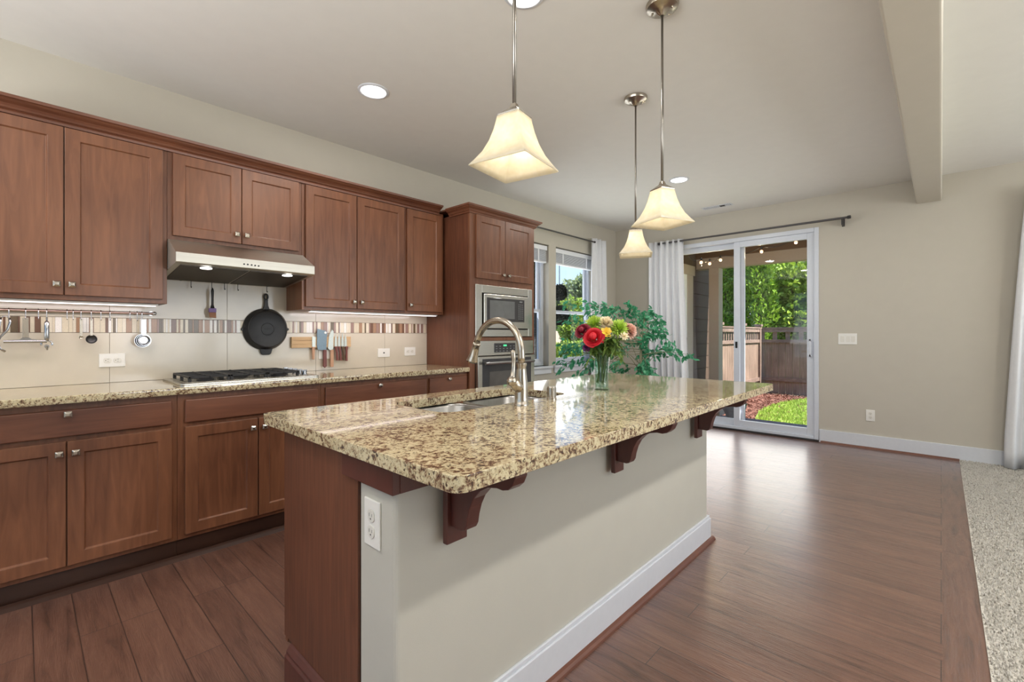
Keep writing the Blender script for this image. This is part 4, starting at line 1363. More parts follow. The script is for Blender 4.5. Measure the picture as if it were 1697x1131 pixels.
# ------------------------------------------------------------------ island
IX0, IX1 = 0.640, 2.742
IY0, IYM, IY1 = 1.0, 1.181, 1.70
r_ = root('kitchen_island', ((IX0 + IX1) / 2, 1.35, 0), 'kitchen island with painted half wall, cherry end panel and corbels', 'island')
b = MB(); b.box(IX0, IX1, IY0, IYM - 0.001, 0.0, CT0 - 0.001)
b.build('half_wall', M['wall_island'], r_, bevel=0.014, seg=4)
b = MB()
b.box(IX0 + 0.003, 1.005, IYM, IY1 - 0.02, 0.12, 0.865); b.box(1.83, IX1, IYM, IY1 - 0.02, 0.12, 0.865); b.box(1.005, 1.83, IYM, IY1 - 0.02, 0.12, 0.66)
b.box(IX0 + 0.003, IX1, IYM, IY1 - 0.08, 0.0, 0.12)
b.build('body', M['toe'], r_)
b = MB()
b.prism([(IYM, 0.0), (IY1 - 0.06, 0.0), (IY1 - 0.06, 0.14), (IY1, 0.14), (IY1, CT0 - 0.001), (IYM, CT0 - 0.001)], 'X', IX0 - 0.004, IX0 + 0.003)
b.build('end_panel', M['cherry_oak'], r_)
for x0, x1 in ((0.66, 1.03), (1.035, 1.405), (1.41, 1.78), (1.785, 2.25), (2.255, 2.72)):
    d = shaker('door', x0, x1, 0.145, 0.70 if x0 < 1.0 or x0 > 1.7 else 0.86, IY1 + 0.018, 0.018, M['cherry'], r_, sgn=-1)
    knob(d, x0 + 0.04, 0.65, IY1 + 0.018, True, 1)
for x0, x1 in ((0.66, 1.03), (1.785, 2.25), (2.255, 2.72)):
    b = MB(); b.box(x0, x1, IY1, IY1 + 0.018, 0.72, 0.86); b.build('drawer', M['cherry_h'], r_, bevel=0.004)
b = MB(); b.box(IX0, IX1, IY1 - 0.02, IY1, 0.12, 0.865); b.build('face_frame', M['cherry'], r_)
# cleat under the overhang
b = MB()
b.box(IX0 - 0.022, IX0, IY0 - 0.022, IYM + 0.06, 0.808, CT0 - 0.001); b.box(IX0, IX1 + 0.02, IY0 - 0.022, IY0, 0.808, CT0 - 0.001)
b.box(IX1, IX1 + 0.02, IY0 - 0.022, IYM, 0.808, CT0 - 0.001)
b.build('cleat', M['cherry_red'], r_, bevel=0.002)
# baseboard of the half wall + shoe
b = MB(); b.box(IX0 + 0.0, IX1 + 0.015, IY0 - 0.016, IY0, 0.0, 0.128); b.box(IX1, IX1 + 0.015, IY0, IYM, 0.0, 0.128)
b.box(IX0 + 0.0, IX1 + 0.010, IY0 - 0.010, IY0, 0.128, 0.144); b.box(IX1, IX1 + 0.010, IY0, IYM, 0.128, 0.144)
b.box(IX0 - 0.016, IX0, IY0 - 0.016, IYM - 0.001, 0.0, 0.128)
b.box(IX0 - 0.010, IX0, IY0 - 0.010, IYM - 0.001, 0.128, 0.144)
b.build('baseboard', M['trim'], r_, bevel=0.003)
b = MB()
b.prism([(IY0 - 0.016, 0), (IY0 - 0.036, 0), (IY0 - 0.034, 0.009), (IY0 - 0.027, 0.017), (IY0 - 0.016, 0.020)], 'X', IX0 - 0.03, IX1 + 0.035)
b.build('shoe_molding', M['shoe'], r_)
b = MB()
b.prism([(IX0 - 0.004, 0), (IX0 - 0.028, 0), (IX0 - 0.028, 0.105), (IX0 - 0.022, 0.112), (IX0 - 0.022, 0.120), (IX0 - 0.012, 0.134), (IX0 - 0.004, 0.138)][::1], 'Y', IYM + 0.001, IY1 - 0.062)
b.build('base_molding', M['cherry_red'], r_, bevel=0.001)


def corbel(x0):
    b = MB()
    x1 = x0 + 0.072
    yb = IY0 - 0.0225
    b.box(x0, x1, yb - 0.018, yb, 0.642, CT0 - 0.001)
    prof = [(0.018, 0.690), (0.060, 0.688), (0.072, 0.692), (0.080, 0.706), (0.084, 0.728), (0.093, 0.757), (0.108, 0.785), (0.130, 0.808), (0.158, 0.824), (0.190, 0.830), (0.210, 0.829), (0.228, 0.834), (0.243, 0.847), (0.252, 0.866), (0.253, CT0 - 0.001), (0.018, CT0 - 0.001)]
    n = len(prof)
    b.prism([(yb - p, z) for p, z in prof], 'X', x0 + 0.014, x1 - 0.014)
    return b.build('corbel', M['cherry_red'], r_, bevel=0.0025)


for x0 in (0.772, 1.632, 2.487):
    corbel(x0)

otl = rrect(0.588, 2.952, 0.698, 1.792, 0.035, 5)
hole = rrect(1.038, 1.790, 1.300, 1.664, 0.065, 7)
slab_top('island_countertop', otl, hole, CT0, CT, M['granite'], 'polished speckled granite island countertop with a sink cutout', 'countertop')
plate('outlet', (IX0, 1.104, 0.702), 0.078, 0.126, 'x', 'white outlet on the painted end of the island', 'outlet', duplex=((0, 0.021, False), (0, -0.021, False)))

# sink: two bowls hung below the stone
r_ = root('kitchen_sink', (1.41, 1.48, 0.68), 'double-bowl stainless undermount sink in the island', 'sink')


def bowl(x0, x1, y0, y1, zt, depth, rad):
    b = MB(); n = 7
    rings = [rrect(x0 - 0.02, x1 + 0.02, y0 - 0.02, y1 + 0.02, rad + 0.015, n), rrect(x0, x1, y0, y1, rad, n), rrect(x0 + 0.006, x1 - 0.006, y0 + 0.006, y1 - 0.006, rad, n), rrect(x0 + 0.018, x1 - 0.018, y0 + 0.018, y1 - 0.018, rad, n),
             rrect(x0 + 0.05, x1 - 0.05, y0 + 0.05, y1 - 0.05, rad * 0.7, n), rrect((x0 + x1) / 2 - 0.04, (x0 + x1) / 2 + 0.04, (y0 + y1) / 2 - 0.04, (y0 + y1) / 2 + 0.04, 0.039, n)]
    zs = [zt, zt, zt - 0.012, zt - depth + 0.03, zt - depth, zt - depth - 0.004]
    k = len(rings[0])
    vs = [(p[0], p[1], z) for rg, z in zip(rings, zs) for p in rg]
    fs = [(i * k + j, i * k + (j + 1) % k, (i + 1) * k + (j + 1) % k, (i + 1) * k + j) for i in range(len(rings) - 1) for j in range(k)]
    fs.append(tuple((len(rings) - 1) * k + j for j in range(k)))
    b.add(vs, fs)
    o = b.build('bowl', M['steel_sink'], r_, smooth='all', solid=0.002)
    d = MB(); d.lathe([(0.043, -0.003), (0.043, 0.003), (0.034, 0.003), (0.030, -0.001), (0.0001, -0.001)], ((x0 + x1) / 2, (y0 + y1) / 2, zt - depth - 0.001), 20)
    d.build('drain', M['chrome'], o, smooth=True)


bowl(1.042, 1.396, 1.292, 1.672, CT0 - 0.003, 0.19, 0.075)
bowl(1.432, 1.786, 1.292, 1.672, CT0 - 0.003, 0.19, 0.075)

# faucet
fx, fy = 1.372, 1.232
r_ = root('kitchen_faucet', (fx, fy, CT), 'brushed nickel gooseneck faucet with pull-down spray head', 'faucet')
b = MB()
b.lathe([(0.0305, 0), (0.0305, 0.006), (0.028, 0.010), (0.0262, 0.03), (0.0262, 0.06), (0.0245, 0.09), (0.0212, 0.12), (0.0190, 0.140), (0.0185, 0.150), (0.0215, 0.162), (0.0215, 0.168), (0.0155, 0.170)], (fx, fy, CT), 24)
b.build('body', M['nickel'], r_, smooth=True)
ztop = CT + 0.170
ra, ycn, zcn = 0.135, fy + 0.135, 1.128
pts = [(fx, fy, ztop - 0.002), (fx, fy, ztop + 0.02), (fx, fy, zcn)]
for k in range(1, 17):
    a = PI - math.radians(165) * k / 16
    pts.append((fx, ycn + ra * math.cos(a), zcn + ra * math.sin(a)))
b = MB(); b.tube(pts, 0.0142, 16); b.build('spout', M['nickel'], r_, smooth='all')
pe, pd = Vector(pts[-1]), (Vector(pts[-1]) - Vector(pts[-2])).normalized()
b = MB()
L = [(-0.004, 0.0145), (0.0, 0.0185), (0.006, 0.0185), (0.010, 0.0155), (0.03, 0.0165), (0.055, 0.0195), (0.078, 0.0255), (0.086, 0.0265), (0.088, 0.022)]
b.tube([pe + pd * q for q, _ in L], [q for _, q in L], 20)
b.build('spray_head', M['nickel'], r_, smooth='all')
b = MB()
j = Vector((fx, fy, CT + 0.060))
ball = Vector((fx - 0.060, fy - 0.004, CT + 0.100))
b.tube([j, j + (ball - j) * 0.45, ball], [0.021, 0.021, 0.019], 16)
b.sphere(ball, 0.0205, 16, 10)
b.tube([ball, ball + Vector((0.004, 0, 0.022)), ball + Vector((0.008, 0, 0.048)), ball + Vector((0.010, 0, 0.085)), ball + Vector((0.006, 0, 0.112)), ball + Vector((0.004, 0, 0.122))],
       [0.016, 0.010, 0.0078, 0.0085, 0.0105, 0.007], 14)
b.build('lever', M['nickel'], r_, smooth='all')

b = MB(); b.lathe([(0.0215, 0), (0.0215, 0.006), (0.0188, 0.008), (0.0188, 0.052), (0.017, 0.056), (0.0001, 0.057)], (1.584, 1.245, CT), 20)
for k in range(10):
    a = 2 * PI * k / 10
    b.box(1.584 + 0.0185 * math.cos(a) - 0.0018, 1.584 + 0.0185 * math.cos(a) + 0.0018, 1.245 + 0.0185 * math.sin(a) - 0.0018, 1.245 + 0.0185 * math.sin(a) + 0.0018, CT + 0.010, CT + 0.05)
thing_mesh(b, 'sink_air_gap', M['nickel'], 'short ribbed nickel air gap cap on the island beside the faucet', 'air gap', smooth=True)

# ------------------------------------------------------------------ vase of flowers
vx, vy = 2.033, 1.273
r_ = root('glass_vase', (vx, vy, CT), 'clear glass vase of water on the island', 'vase')
b = MB()
b.lathe([(0.0001, 0.0), (0.036, 0.0), (0.038, 0.004), (0.0355, 0.03), (0.035, 0.09), (0.039, 0.15), (0.047, 0.200), (0.0445, 0.200), (0.0365, 0.15), (0.0325, 0.09), (0.033, 0.03), (0.033, 0.016), (0.0001, 0.014)], (vx, vy, CT), 32, closed=True)
b.build('glass', M['vase_glass'], r_, smooth=True)
b = MB(); b.lathe([(0.0001, 0.0155), (0.0322, 0.0175), (0.0322, 0.03), (0.0318, 0.09), (0.034, 0.128), (0.0001, 0.128)], (vx, vy, CT), 24); b.build('water', M['water'], r_, smooth=True)


def flower(kind, u, v, dd, rad, mat, label, group='flowers in the glass vase'):
    c = at_d(u, v, dd)
    r_ = root(kind, c, label, 'flower', group)
    b = MB()
    # direction outward from bunch
    ctr = Vector((vx, vy, CT + 0.20))
    ax = (c - ctr).normalized()
    tocam = (Vector((0, 0, CAM_H + 0.3)) - c).normalized()
    ax = (ax + tocam * 0.8).normalized()
    e1 = ax.orthogonal().normalized(); e2 = ax.cross(e1)
    if kind == 'rose':
        b.sphere(c + ax * rad * 0.06, rad * 0.40, 12, 8)
        NP = 26
        for k in range(NP):
            t_ = k / (NP - 1)
            a0 = k * 2.39996
            r0 = rad * (0.10 + 0.80 * t_ ** 0.9)
            half = 1.25 - 0.55 * t_
            g = []
            for iu in range(7):
                for iv in range(5):
                    s_ = iu / 3 - 1; q = iv / 4
                    aa = a0 + s_ * half
                    rr = r0 * (0.62 + 0.38 * q) + rad * 0.22 * t_ * q * q
                    hh = rad * (-0.45 + q * (0.95 - 0.62 * t_) - 0.10 * s_ * s_ * q - 0.16 * t_ * q ** 4)
                    g.append(c + e1 * (rr * math.cos(aa)) + e2 * (rr * math.sin(aa)) + ax * hh)
            b.add(g, [(i * 5 + j_, (i + 1) * 5 + j_, (i + 1) * 5 + j_ + 1, i * 5 + j_ + 1) for i in range(6) for j_ in range(4)])
    else:
        n_ = {'chrysanthemum': 130, 'carnation': 90, 'lily': 9, 'daisy': 24}.get(kind, 60)
        for k in range(n_):
            t_ = (k + 0.5) / n_
            ph = k * 2.39996
            th_ = math.acos(1 - 1.25 * t_)
            d_ = (e1 * math.cos(ph) + e2 * math.sin(ph)) * math.sin(th_) + ax * math.cos(th_)
            side = d_.cross(ax)
            side = side.normalized() if side.length > 1e-4 else e1
            w_ = rad * {'chrysanthemum': 0.10, 'carnation': 0.26, 'lily': 0.34, 'daisy': 0.2}.get(kind, 0.2)
            lift = ax * rad * 0.12
            p0 = c; p1 = c + d_ * rad * 0.6; p2 = c + d_ * rad * (0.92 + 0.16 * random.random()) + lift * random.uniform(-1, 1)
            b.add([p0 - side * w_ * .3, p0 + side * w_ * .3, p1 + side * w_, p2 + side * w_ * 0.45, p2 - side * w_ * 0.45, p1 - side * w_], [(0, 1, 2, 5), (5, 2, 3, 4)])
    b.build('petals', M['petal_' + mat], r_, smooth='all')
    s = MB()
    foot = Vector((vx + random.uniform(-.020, .020), vy + random.uniform(-.020, .020), CT + 0.030 + random.uniform(0, .02)))
    neck = Vector((vx + (c.x - vx) * 0.28, vy + (c.y - vy) * 0.28, CT + 0.185))
    s.tube([foot, foot * 0.4 + neck * 0.6, neck, (neck + c) / 2 + Vector((0, 0, 0.006)), c - ax * rad * 0.3], 0.0028, 6)
    # sepals/leaf on the stem
    mid = (neck + c) / 2
    sd = e1 * 0.03
    s.add([mid, mid + sd + Vector((0, 0, 0.012)), mid + sd * 1.9, mid + sd + Vector((0, 0, -0.012))], [(0, 1, 2, 3)])
    s.build('stem', M['stem'], r_, smooth='all')
    return r_


vd = 2.354
flower('rose', 964, 547, vd - 0.03, 0.042, 'wine', 'dark red rose at the left of the bouquet')
flower('rose', 983, 558, vd - 0.085, 0.052, 'red', 'large bright red rose at the front of the bouquet')
flower('chrysanthemum', 986, 540, vd + 0.01, 0.052, 'lime', 'lime green spider flower behind the two red roses')
flower('carnation', 1004, 538, vd - 0.01, 0.040, 'cream', 'cream bloom at the top middle of the bouquet')
flower('lily', 1004, 552, vd - 0.075, 0.032, 'yellow', 'yellow bloom just right of the large red rose')
flower('chrysanthemum', 1024, 546, vd - 0.02, 0.052, 'lime', 'lime green spider flower at the right of the bouquet')
flower('carnation', 1041, 549, vd + 0.01, 0.044, 'pink', 'pale pink bloom at the far right of the bouquet')
flower('carnation', 972, 577, vd - 0.05, 0.020, 'purple', 'small purple bloom below the red roses')
flower('carnation', 980, 535, vd + 0.03, 0.022, 'yellow', 'small golden bloom at the top left of the bouquet')
flower('daisy', 1034, 558, vd - 0.06, 0.024, 'cream', 'small pale bloom drooping at the right below the green flower')


def leaf_blades(b, base_p, dirs, L, w):
    for d_ in dirs:
        d_ = d_.normalized(); sd = d_.cross(Vector((0, 0, 1)))
        sd = sd.normalized() if sd.length > 1e-4 else Vector((1, 0, 0))
        for q in (-1, 1):
            pass
        m_ = base_p + d_ * L * 0.5
        b.add([base_p, m_ + sd * w, base_p + d_ * L + Vector((0, 0, -L * 0.15)), m_ - sd * w], [(0, 1, 2, 3)])


# fern fronds that fill the bunch
FL = [('broad green leaves spilling at the lower right of the bouquet', 1022, 585, vd - 0.09), ('green leaves tucked behind the yellow bloom', 1012, 566, vd - 0.02), ('arching green frond drooping at the right of the vase', 1030, 600, vd - 0.04), ('green filler leaves at the left below the roses', 978, 592, vd - 0.04), ('green filler leaves in the middle of the bouquet', 1005, 575, vd - 0.07)]
for lb, u, v, dd in FL:
    tip = at_d(u, v, dd)
    r_ = root('fern_frond', tip, lb, 'leaf', 'greens in the glass vase')
    neck = Vector((vx + (tip.x - vx) * 0.25, vy + (tip.y - vy) * 0.25, CT + 0.190))
    foot = Vector((vx + random.uniform(-.02, .02), vy + random.uniform(-.02, .02), CT + 0.04))
    top = at_d(u - (u - 1000) * 0.25, 558, dd)
    s = MB(); s.tube([foot, neck, top, tip], 0.0025, 6); s.build('stem', M['stem'], r_, smooth='all')
    b = MB()
    for k in range(26):
        t_ = k / 25
        p = neck.lerp(top, min(1, t_ * 2)) if t_ < 0.5 else top.lerp(tip, (t_ - 0.5) * 2)
        for q in range(2):
            d_ = Vector((random.uniform(-1, 1), random.uniform(-1, 1), random.uniform(-0.9, 0.35)))
            leaf_blades(b, p, [d_], random.uniform(0.038, 0.065), 0.0095)
    b.build('leaflets', M['fern'], r_)


# ------------------------------------------------------------------ pendants
def pendant(x, y, rz, label):
    zb = 1.718
    r_ = root('pendant_light', (0, 0, 0), label, 'pendant light', 'frosted pendants over the island')
    b = MB(); b.lathe([(0.0001, CZ), (0.075, CZ), (0.075, CZ - 0.006), (0.070, CZ - 0.018), (0.052, CZ - 0.026), (0.030, CZ - 0.030), (0.012, CZ - 0.050), (0.010, CZ - 0.052)], (0, 0, 0), 28)
    for k in range(2):
        b.sphere((0.048 * math.cos(2.1 + PI * k), 0.048 * math.sin(2.1 + PI * k), CZ - 0.028), 0.006, 8, 6)
    b.build('canopy', M['nickel'], r_, smooth=True)
    b = MB(); b.tube([(0, 0, CZ - 0.05), (0, 0, 2.30), (0, 0, 2.295), (0, 0, zb + 0.195)], [0.0055, 0.0055, 0.0062, 0.0062], 12); b.build('rod', M['rod_nickel'], r_, smooth='all')
    # square bell shade
    prof = [(0.038, 0.158), (0.040, 0.145), (0.046, 0.115), (0.056, 0.080), (0.071, 0.045), (0.090, 0.016), (0.102, 0.0)]
    b = MB(); vs = []; k = 8
    def sqr(h, z):
        r_c = h * 0.06
        return [(p[0], p[1], z) for p in rrect(-h, h, -h, h, r_c, 2)]
    rings = [sqr(h, zb + z) for h, z in prof]
    n_ = len(rings[0])
    fs = [(i * n_ + j, i * n_ + (j + 1) % n_, (i + 1) * n_ + (j + 1) % n_, (i + 1) * n_ + j) for i in range(len(rings) - 1) for j in range(n_)]
    b.add([p for q in rings for p in q], fs)
    b.build('shade', M['shade'], r_, smooth=True, solid=0.0035)
    b = MB()
    rg = [sqr(0.039, zb + 0.157), sqr(0.040, zb + 0.162), sqr(0.012, zb + 0.186), sqr(0.008, zb + 0.200)]
    b.add([p for q in rg for p in q], [(i * n_ + j, i * n_ + (j + 1) % n_, (i + 1) * n_ + (j + 1) % n_, (i + 1) * n_ + j) for i in range(3) for j in range(n_)] + [tuple(range(n_)), tuple(3 * n_ + j for j in range(n_))])
    b.build('cap', M['nickel'], r_)
    b = MB(); b.sphere((0, 0, zb + 0.098), 0.019, 14, 9, (1, 1, 1.25)); b.tube([(0, 0, zb + 0.118), (0, 0, zb + 0.16)], 0.012, 10); b.build('bulb', M['bulb'], r_, smooth='all')
    r_.location = (x, y, 0); r_.rotation_euler = (0, 0, rz)
    L = bpy.data.lights.new('pendant_lamp', 'POINT'); L.energy = 0.8; L.color = (1, 0.91, 0.76); L.shadow_soft_size = 0.028
    lo = bpy.data.objects.new('pendant_lamp', L); COL.objects.link(lo); lo.location = (x, y, zb + 0.070)


pendant(1.042, 0.965, math.radians(10), 'frosted bell pendant hanging nearest, left over the sink')
pendant(2.045, 0.952, math.radians(-23), 'frosted bell pendant over the middle of the island')
pendant(2.735, 1.455, math.radians(28), 'smallest-looking frosted bell pendant, farthest from the camera')


# ------------------------------------------------------------------ recessed lights and vent
def can(x, y, label, power):
    r_ = root('recessed_light', (x, y, CZ), label, 'ceiling light', 'recessed ceiling lights')
    b = MB(); b.lathe([(0.095, 0.0), (0.095, -0.004), (0.080, -0.008), (0.076, -0.003), (0.076, 0.0)], (x, y, CZ), 32); b.build('ring', M['trim'], r_, smooth=True)
    b = MB(); b.lathe([(0.077, -0.001), (0.074, -0.005), (0.0001, -0.006)], (x, y, CZ), 32); b.build('lens', M['lamp'], r_, smooth='all')
    area('recessed_lamp', (x, y, CZ - 0.012), (0, 0, -1), 0.15, 0.15, power, (1.0, 0.96, 0.90), 'DISK')


can(1.521, 2.625, 'lit recessed light in the ceiling above the cooktop aisle', 7)
can(1.552, 1.378, 'lit recessed light at the top edge of the photo behind the near pendant rod', 9)
can(4.475, 1.909, 'lit recessed light far back near the ceiling vent', 13)
can(-0.60, 2.4, 'added unseen fill light over the left end of the cabinet run', 5)  # unseen fixture, added for its light on the cabinets
can(-0.60, 1.0, 'added unseen fill light near the back wall on the kitchen side', 8)  # also an added light, out of view
can(1.95, -0.74, 'lit recessed light on the living side over the plank border', 46)
can(4.3, -1.6, 'added unseen fill light on the living side near the curtain', 13)  # added fill on the living side, fixture unseen
can(0.2, -2.4, 'added unseen fill light in the middle of the carpeted living side', 13)  # another added, unseen fill light

a, c = (5.67, 1.80), (5.77, 2.14)
r_ = root('ceiling_vent', (5.72, 1.97, CZ), 'white ceiling air vent near the far wall', 'vent')
b = MB(); b.box(a[0], c[0], a[1], c[1], CZ - 0.006, CZ - 0.0005); b.build('frame', M['trim'], r_, bevel=0.002)
b = MB(); b.box(a[0] + 0.018, c[0] - 0.018, a[1] + 0.018, c[1] - 0.018, CZ - 0.0075, CZ - 0.0055); b.build('backing', M['dark'], r_)
b = MB()
for k in range(16):
    if k in (3, 4, 5): continue
    y_ = a[1] + 0.022 + k * 0.0195
    b.box(a[0] + 0.018, c[0] - 0.018, y_, y_ + 0.013, CZ - 0.011, CZ - 0.0075)
b.build('louver', M['trim'], r_)


# ------------------------------------------------------------------ curtains and rods
def curtain(axis, a0, a1, t, z0, z1, folds, amp, label, flare=None, name='curtain', nz=16):
    """cloth hung along x (axis 'X', t=y) or along y (axis 'Y', t=x)"""
    b = MB(); nu = folds * 10
    vs = []
    for iz in range(nz + 1):
        q = iz / nz; z = z1 + (z0 - z1) * q
        for iu in range(nu + 1):
            s_ = iu / nu
            lo, hi = a0, a1
            if flare: lo, hi = flare(q, a0, a1)
            al = lo + (hi - lo) * s_
            w_ = amp * (0.75 + 0.4 * q) * math.sin(2 * PI * folds * s_ + 0.5 * math.sin(3 * q + s_ * 5)) + amp * 0.25 * math.sin(2 * PI * folds * 2.3 * s_ + 2 * q)
            vs.append((al, t + w_, z) if axis == 'X' else (t + w_, al, z))
    fs = [(i * (nu + 1) + j, i * (nu + 1) + j + 1, (i + 1) * (nu + 1) + j + 1, (i + 1) * (nu + 1) + j) for i in range(nz) for j in range(nu)]
    b.add(vs, fs)
    o = b.build(name, M['curtain'], smooth='all', solid=0.003)
    return tag(o, label, 'curtain', 'white curtains')


def curtain_rod(axis, a0, a1, t, z, wallt, label, rad=0.011, br=()):
    mid = (a0 + a1) / 2
    P = (lambda a, tt, zz: (a, tt, zz)) if axis == 'X' else (lambda a, tt, zz: (tt, a, zz))
    r_ = root('curtain_rod', P(mid, t, z), label, 'curtain rod', 'curtain rods')
    b = MB(); b.tube([P(a0, t, z), P(a1, t, z)], rad, 14); b.build('bar', M['rod'], r_, smooth=True)
    for a in (a0, a1):
        s_ = -1 if a < mid else 1
        b = MB(); b.tube([P(a, t, z), P(a + s_ * 0.006, t, z), P(a + s_ * 0.03, t, z), P(a + s_ * 0.034, t, z)], [rad * 1.2, rad * 1.5, rad * 1.5, rad * 0.8], 14); b.build('finial', M['bronze'], r_, smooth=True)
    for a in br:
        b = MB(); b.tube([P(a, t, z), P(a, wallt, z)], 0.008, 8)
        w0, w1 = min(t, wallt), max(t, wallt)
        lo = wallt - 0.006 if wallt > t else wallt
        if axis == 'Y': b.box(lo, lo + 0.006, a - 0.013, a + 0.013, z - 0.075, z + 0.02); b.box(t - 0.004, lo, a - 0.006, a + 0.006, z - 0.07, z - 0.0)
        else: b.box(a - 0.013, a + 0.013, lo, lo + 0.006, z - 0.075, z + 0.02)
        b.build('bracket', M['bronze'], r_, bevel=0.001)


curtain_rod('Y', 0.73, 2.82, XW - 0.10, 2.447, XW, 'grey curtain rod above the sliding patio door', 0.012, (0.775, 2.55))
curtain('Y', 2.50, 2.98, XW - 0.10, 0.03, 2.475, 6, 0.034, 'white grommet curtain gathered at the left of the patio door',
        lambda q, lo, hi: (lo - 0.10 * max(0, q - 0.15), hi))
cx = at_y(985, 398, W - 0.09)
curtain_rod('X', 3.55, 5.37, W - 0.09, 2.470, W, 'dark grey curtain rod above the kitchen windows', 0.010, (3.95,))
curtain('X', 5.33, 5.64, W - 0.09, 0.03, 2.520, 3, 0.030, 'white curtain hanging at the right of the kitchen windows by the corner',
        lambda q, lo, hi: (lo + 0.0 * q, hi + 0.08 * q))
curtain_rod('Y', -2.95, -0.62, XW - 0.10, 2.447, XW, 'curtain rod of the living room window at the right edge', 0.012, (-0.75, -2.8))
curtain('Y', -1.10, -0.545, XW - 0.12, 0.02, 2.475, 5, 0.040, 'long white curtain reaching the carpet at the right edge of the photo',
        lambda q, lo, hi: (lo, hi + 0.135 * min(1, q * 1.1) ** 0.8))


# ------------------------------------------------------------------ foliage helper
def leaves(pos, nrm, L, w, mat, name, parent=None, droop=0.0, base=None, jitter=0.6):
    """many small pointed leaves as one mesh"""
    n = len(pos)
    d = nrm + rng.normal(0, jitter, (n, 3)); d[:, 2] -= droop
    d /= np.linalg.norm(d, axis=1, keepdims=True) + 1e-9
    s = np.cross(d, rng.normal(0, 1, (n, 3))); s /= np.linalg.norm(s, axis=1, keepdims=True) + 1e-9
    up = np.cross(s, d)
    LL = (L * rng.uniform(0.7, 1.25, n))[:, None]; ww = (w * rng.uniform(0.75, 1.2, n))[:, None]
    v = np.empty((n, 6, 3))
    v[:, 0] = pos; v[:, 1] = pos + d * LL * 0.35 + s * ww; v[:, 2] = pos + d * LL * 0.72 + s * ww * 0.7
    v[:, 3] = pos + d * LL + up * LL * -0.08; v[:, 4] = pos + d * LL * 0.72 - s * ww * 0.7; v[:, 5] = pos + d * LL * 0.35 - s * ww
    v = v.reshape(-1, 3)
    off = np.array(parent['_org'] if parent is not None else (base if base is not None else (v[:, 0].mean(), v[:, 1].mean(), v[:, 2].min())))
    v = v - off
    me = bpy.data.meshes.new(name)
    me.vertices.add(n * 6); me.vertices.foreach_set('co', v.ravel())
    i = (np.arange(n) * 6)[:, None]
    f = np.concatenate([i + np.array([0, 1, 2, 3]), i + np.array([0, 3, 4, 5])], axis=1).reshape(-1, 4)
    me.loops.add(f.size); me.loops.foreach_set('vertex_index', f.ravel().astype(np.int32))
    me.polygons.add(len(f)); me.polygons.foreach_set('loop_start', (np.arange(len(f)) * 4).astype(np.int32))
    me.update(calc_edges=True); me.validate()
    me.materials.append(mat)
    o = bpy.data.objects.new(name, me); COL.objects.link(o); o['_org'] = list(off)
    if parent is not None: o.parent = parent
    else: o.location = off
    return o


# ------------------------------------------------------------------ weeping fig by the door
px, py = 4.45, 2.30
r_ = root('potted_ficus', (px, py, 0), 'leafy green potted weeping fig standing behind the island by the windows', 'plant')
b = MB(); b.lathe([(0.0001, 0.0), (0.13, 0.0), (0.16, 0.15), (0.175, 0.30), (0.18, 0.33), (0.165, 0.33), (0.16, 0.29), (0.0001, 0.29)], (px, py, 0), 28); b.build('pot', M['pot'], r_, smooth=True)
b = MB(); tips = []
tr = [(px, py, 0.28), (px + 0.02, py - 0.01, 0.6), (px - 0.01, py + 0.01, 0.95), (px, py, 1.2)]
b.tube(tr, [0.017, 0.014, 0.011, 0.008], 8)
fw = Vector((CY, SY, 0)); rt = Vector((SY, -CY, 0))
ends = [(-0.62, 1.02), (-0.55, 0.74), (-0.42, 1.44), (-0.48, 1.22), (-0.30, 0.72), (-0.34, 1.50), (-0.20, 1.30), (-0.56, 0.90), (-0.68, 0.92), (-0.12, 1.46), (0.02, 1.52), (0.14, 1.47), (0.24, 1.40), (0.34, 1.44), (0.42, 1.26), (0.50, 1.12), (0.56, 1.02), (0.40, 1.02),
        (0.30, 0.86), (0.22, 0.72), (0.36, 0.74), (0.10, 0.78), (-0.06, 0.74), (0.16, 1.12), (0.04, 1.00), (0.26, 1.20), (-0.36, 1.06), (-0.44, 0.80), (0.46, 1.34), (0.62, 0.98), (-0.18, 0.98), (0.33, 0.70), (-0.66, 1.34), (-0.70, 1.10), (-0.60, 1.50), (-0.66, 0.80), (-0.50, 0.66), (-0.58, 1.18)]
lp, ln = [], []
for ei, (er, ez) in enumerate(ends):
    dep = random.uniform(-0.32, 0.38)
    s0 = Vector((px, py, random.uniform(0.75, 1.2)))
    e0 = Vector((px, py, 0)) + rt * (er * 1.05 - 0.17) + fw * dep + Vector((0, 0, ez))
    hi = s0.lerp(e0, 0.55); hi.z = max(s0.z, e0.z) + random.uniform(0.02, 0.14)
    pts = []
    for k in range(9):
        t_ = k / 8
        pts.append(s0 * (1 - t_) ** 2 + hi * (2 * t_ * (1 - t_)) + e0 * t_ ** 2)
    b.tube(pts, [0.0045 - 0.0004 * k for k in range(9)], 5)
    for k in range(34):
        t_ = random.uniform(0.40, 1.0)
        p = s0 * (1 - t_) ** 2 + hi * (2 * t_ * (1 - t_)) + e0 * t_ ** 2
        p = p + Vector((random.gauss(0, .028), random.gauss(0, .028), random.gauss(0, .022) - 0.01))
        lp.append(p); ln.append(Vector((e0 - s0)).normalized() * 0.6)
b.build('trunk', M['ficus_bark'], r_, smooth='all')
leaves(np.array(lp), np.array(ln), 0.072, 0.017, M['ficus_leaf'], 'foliage', r_, droop=0.65, jitter=0.55)

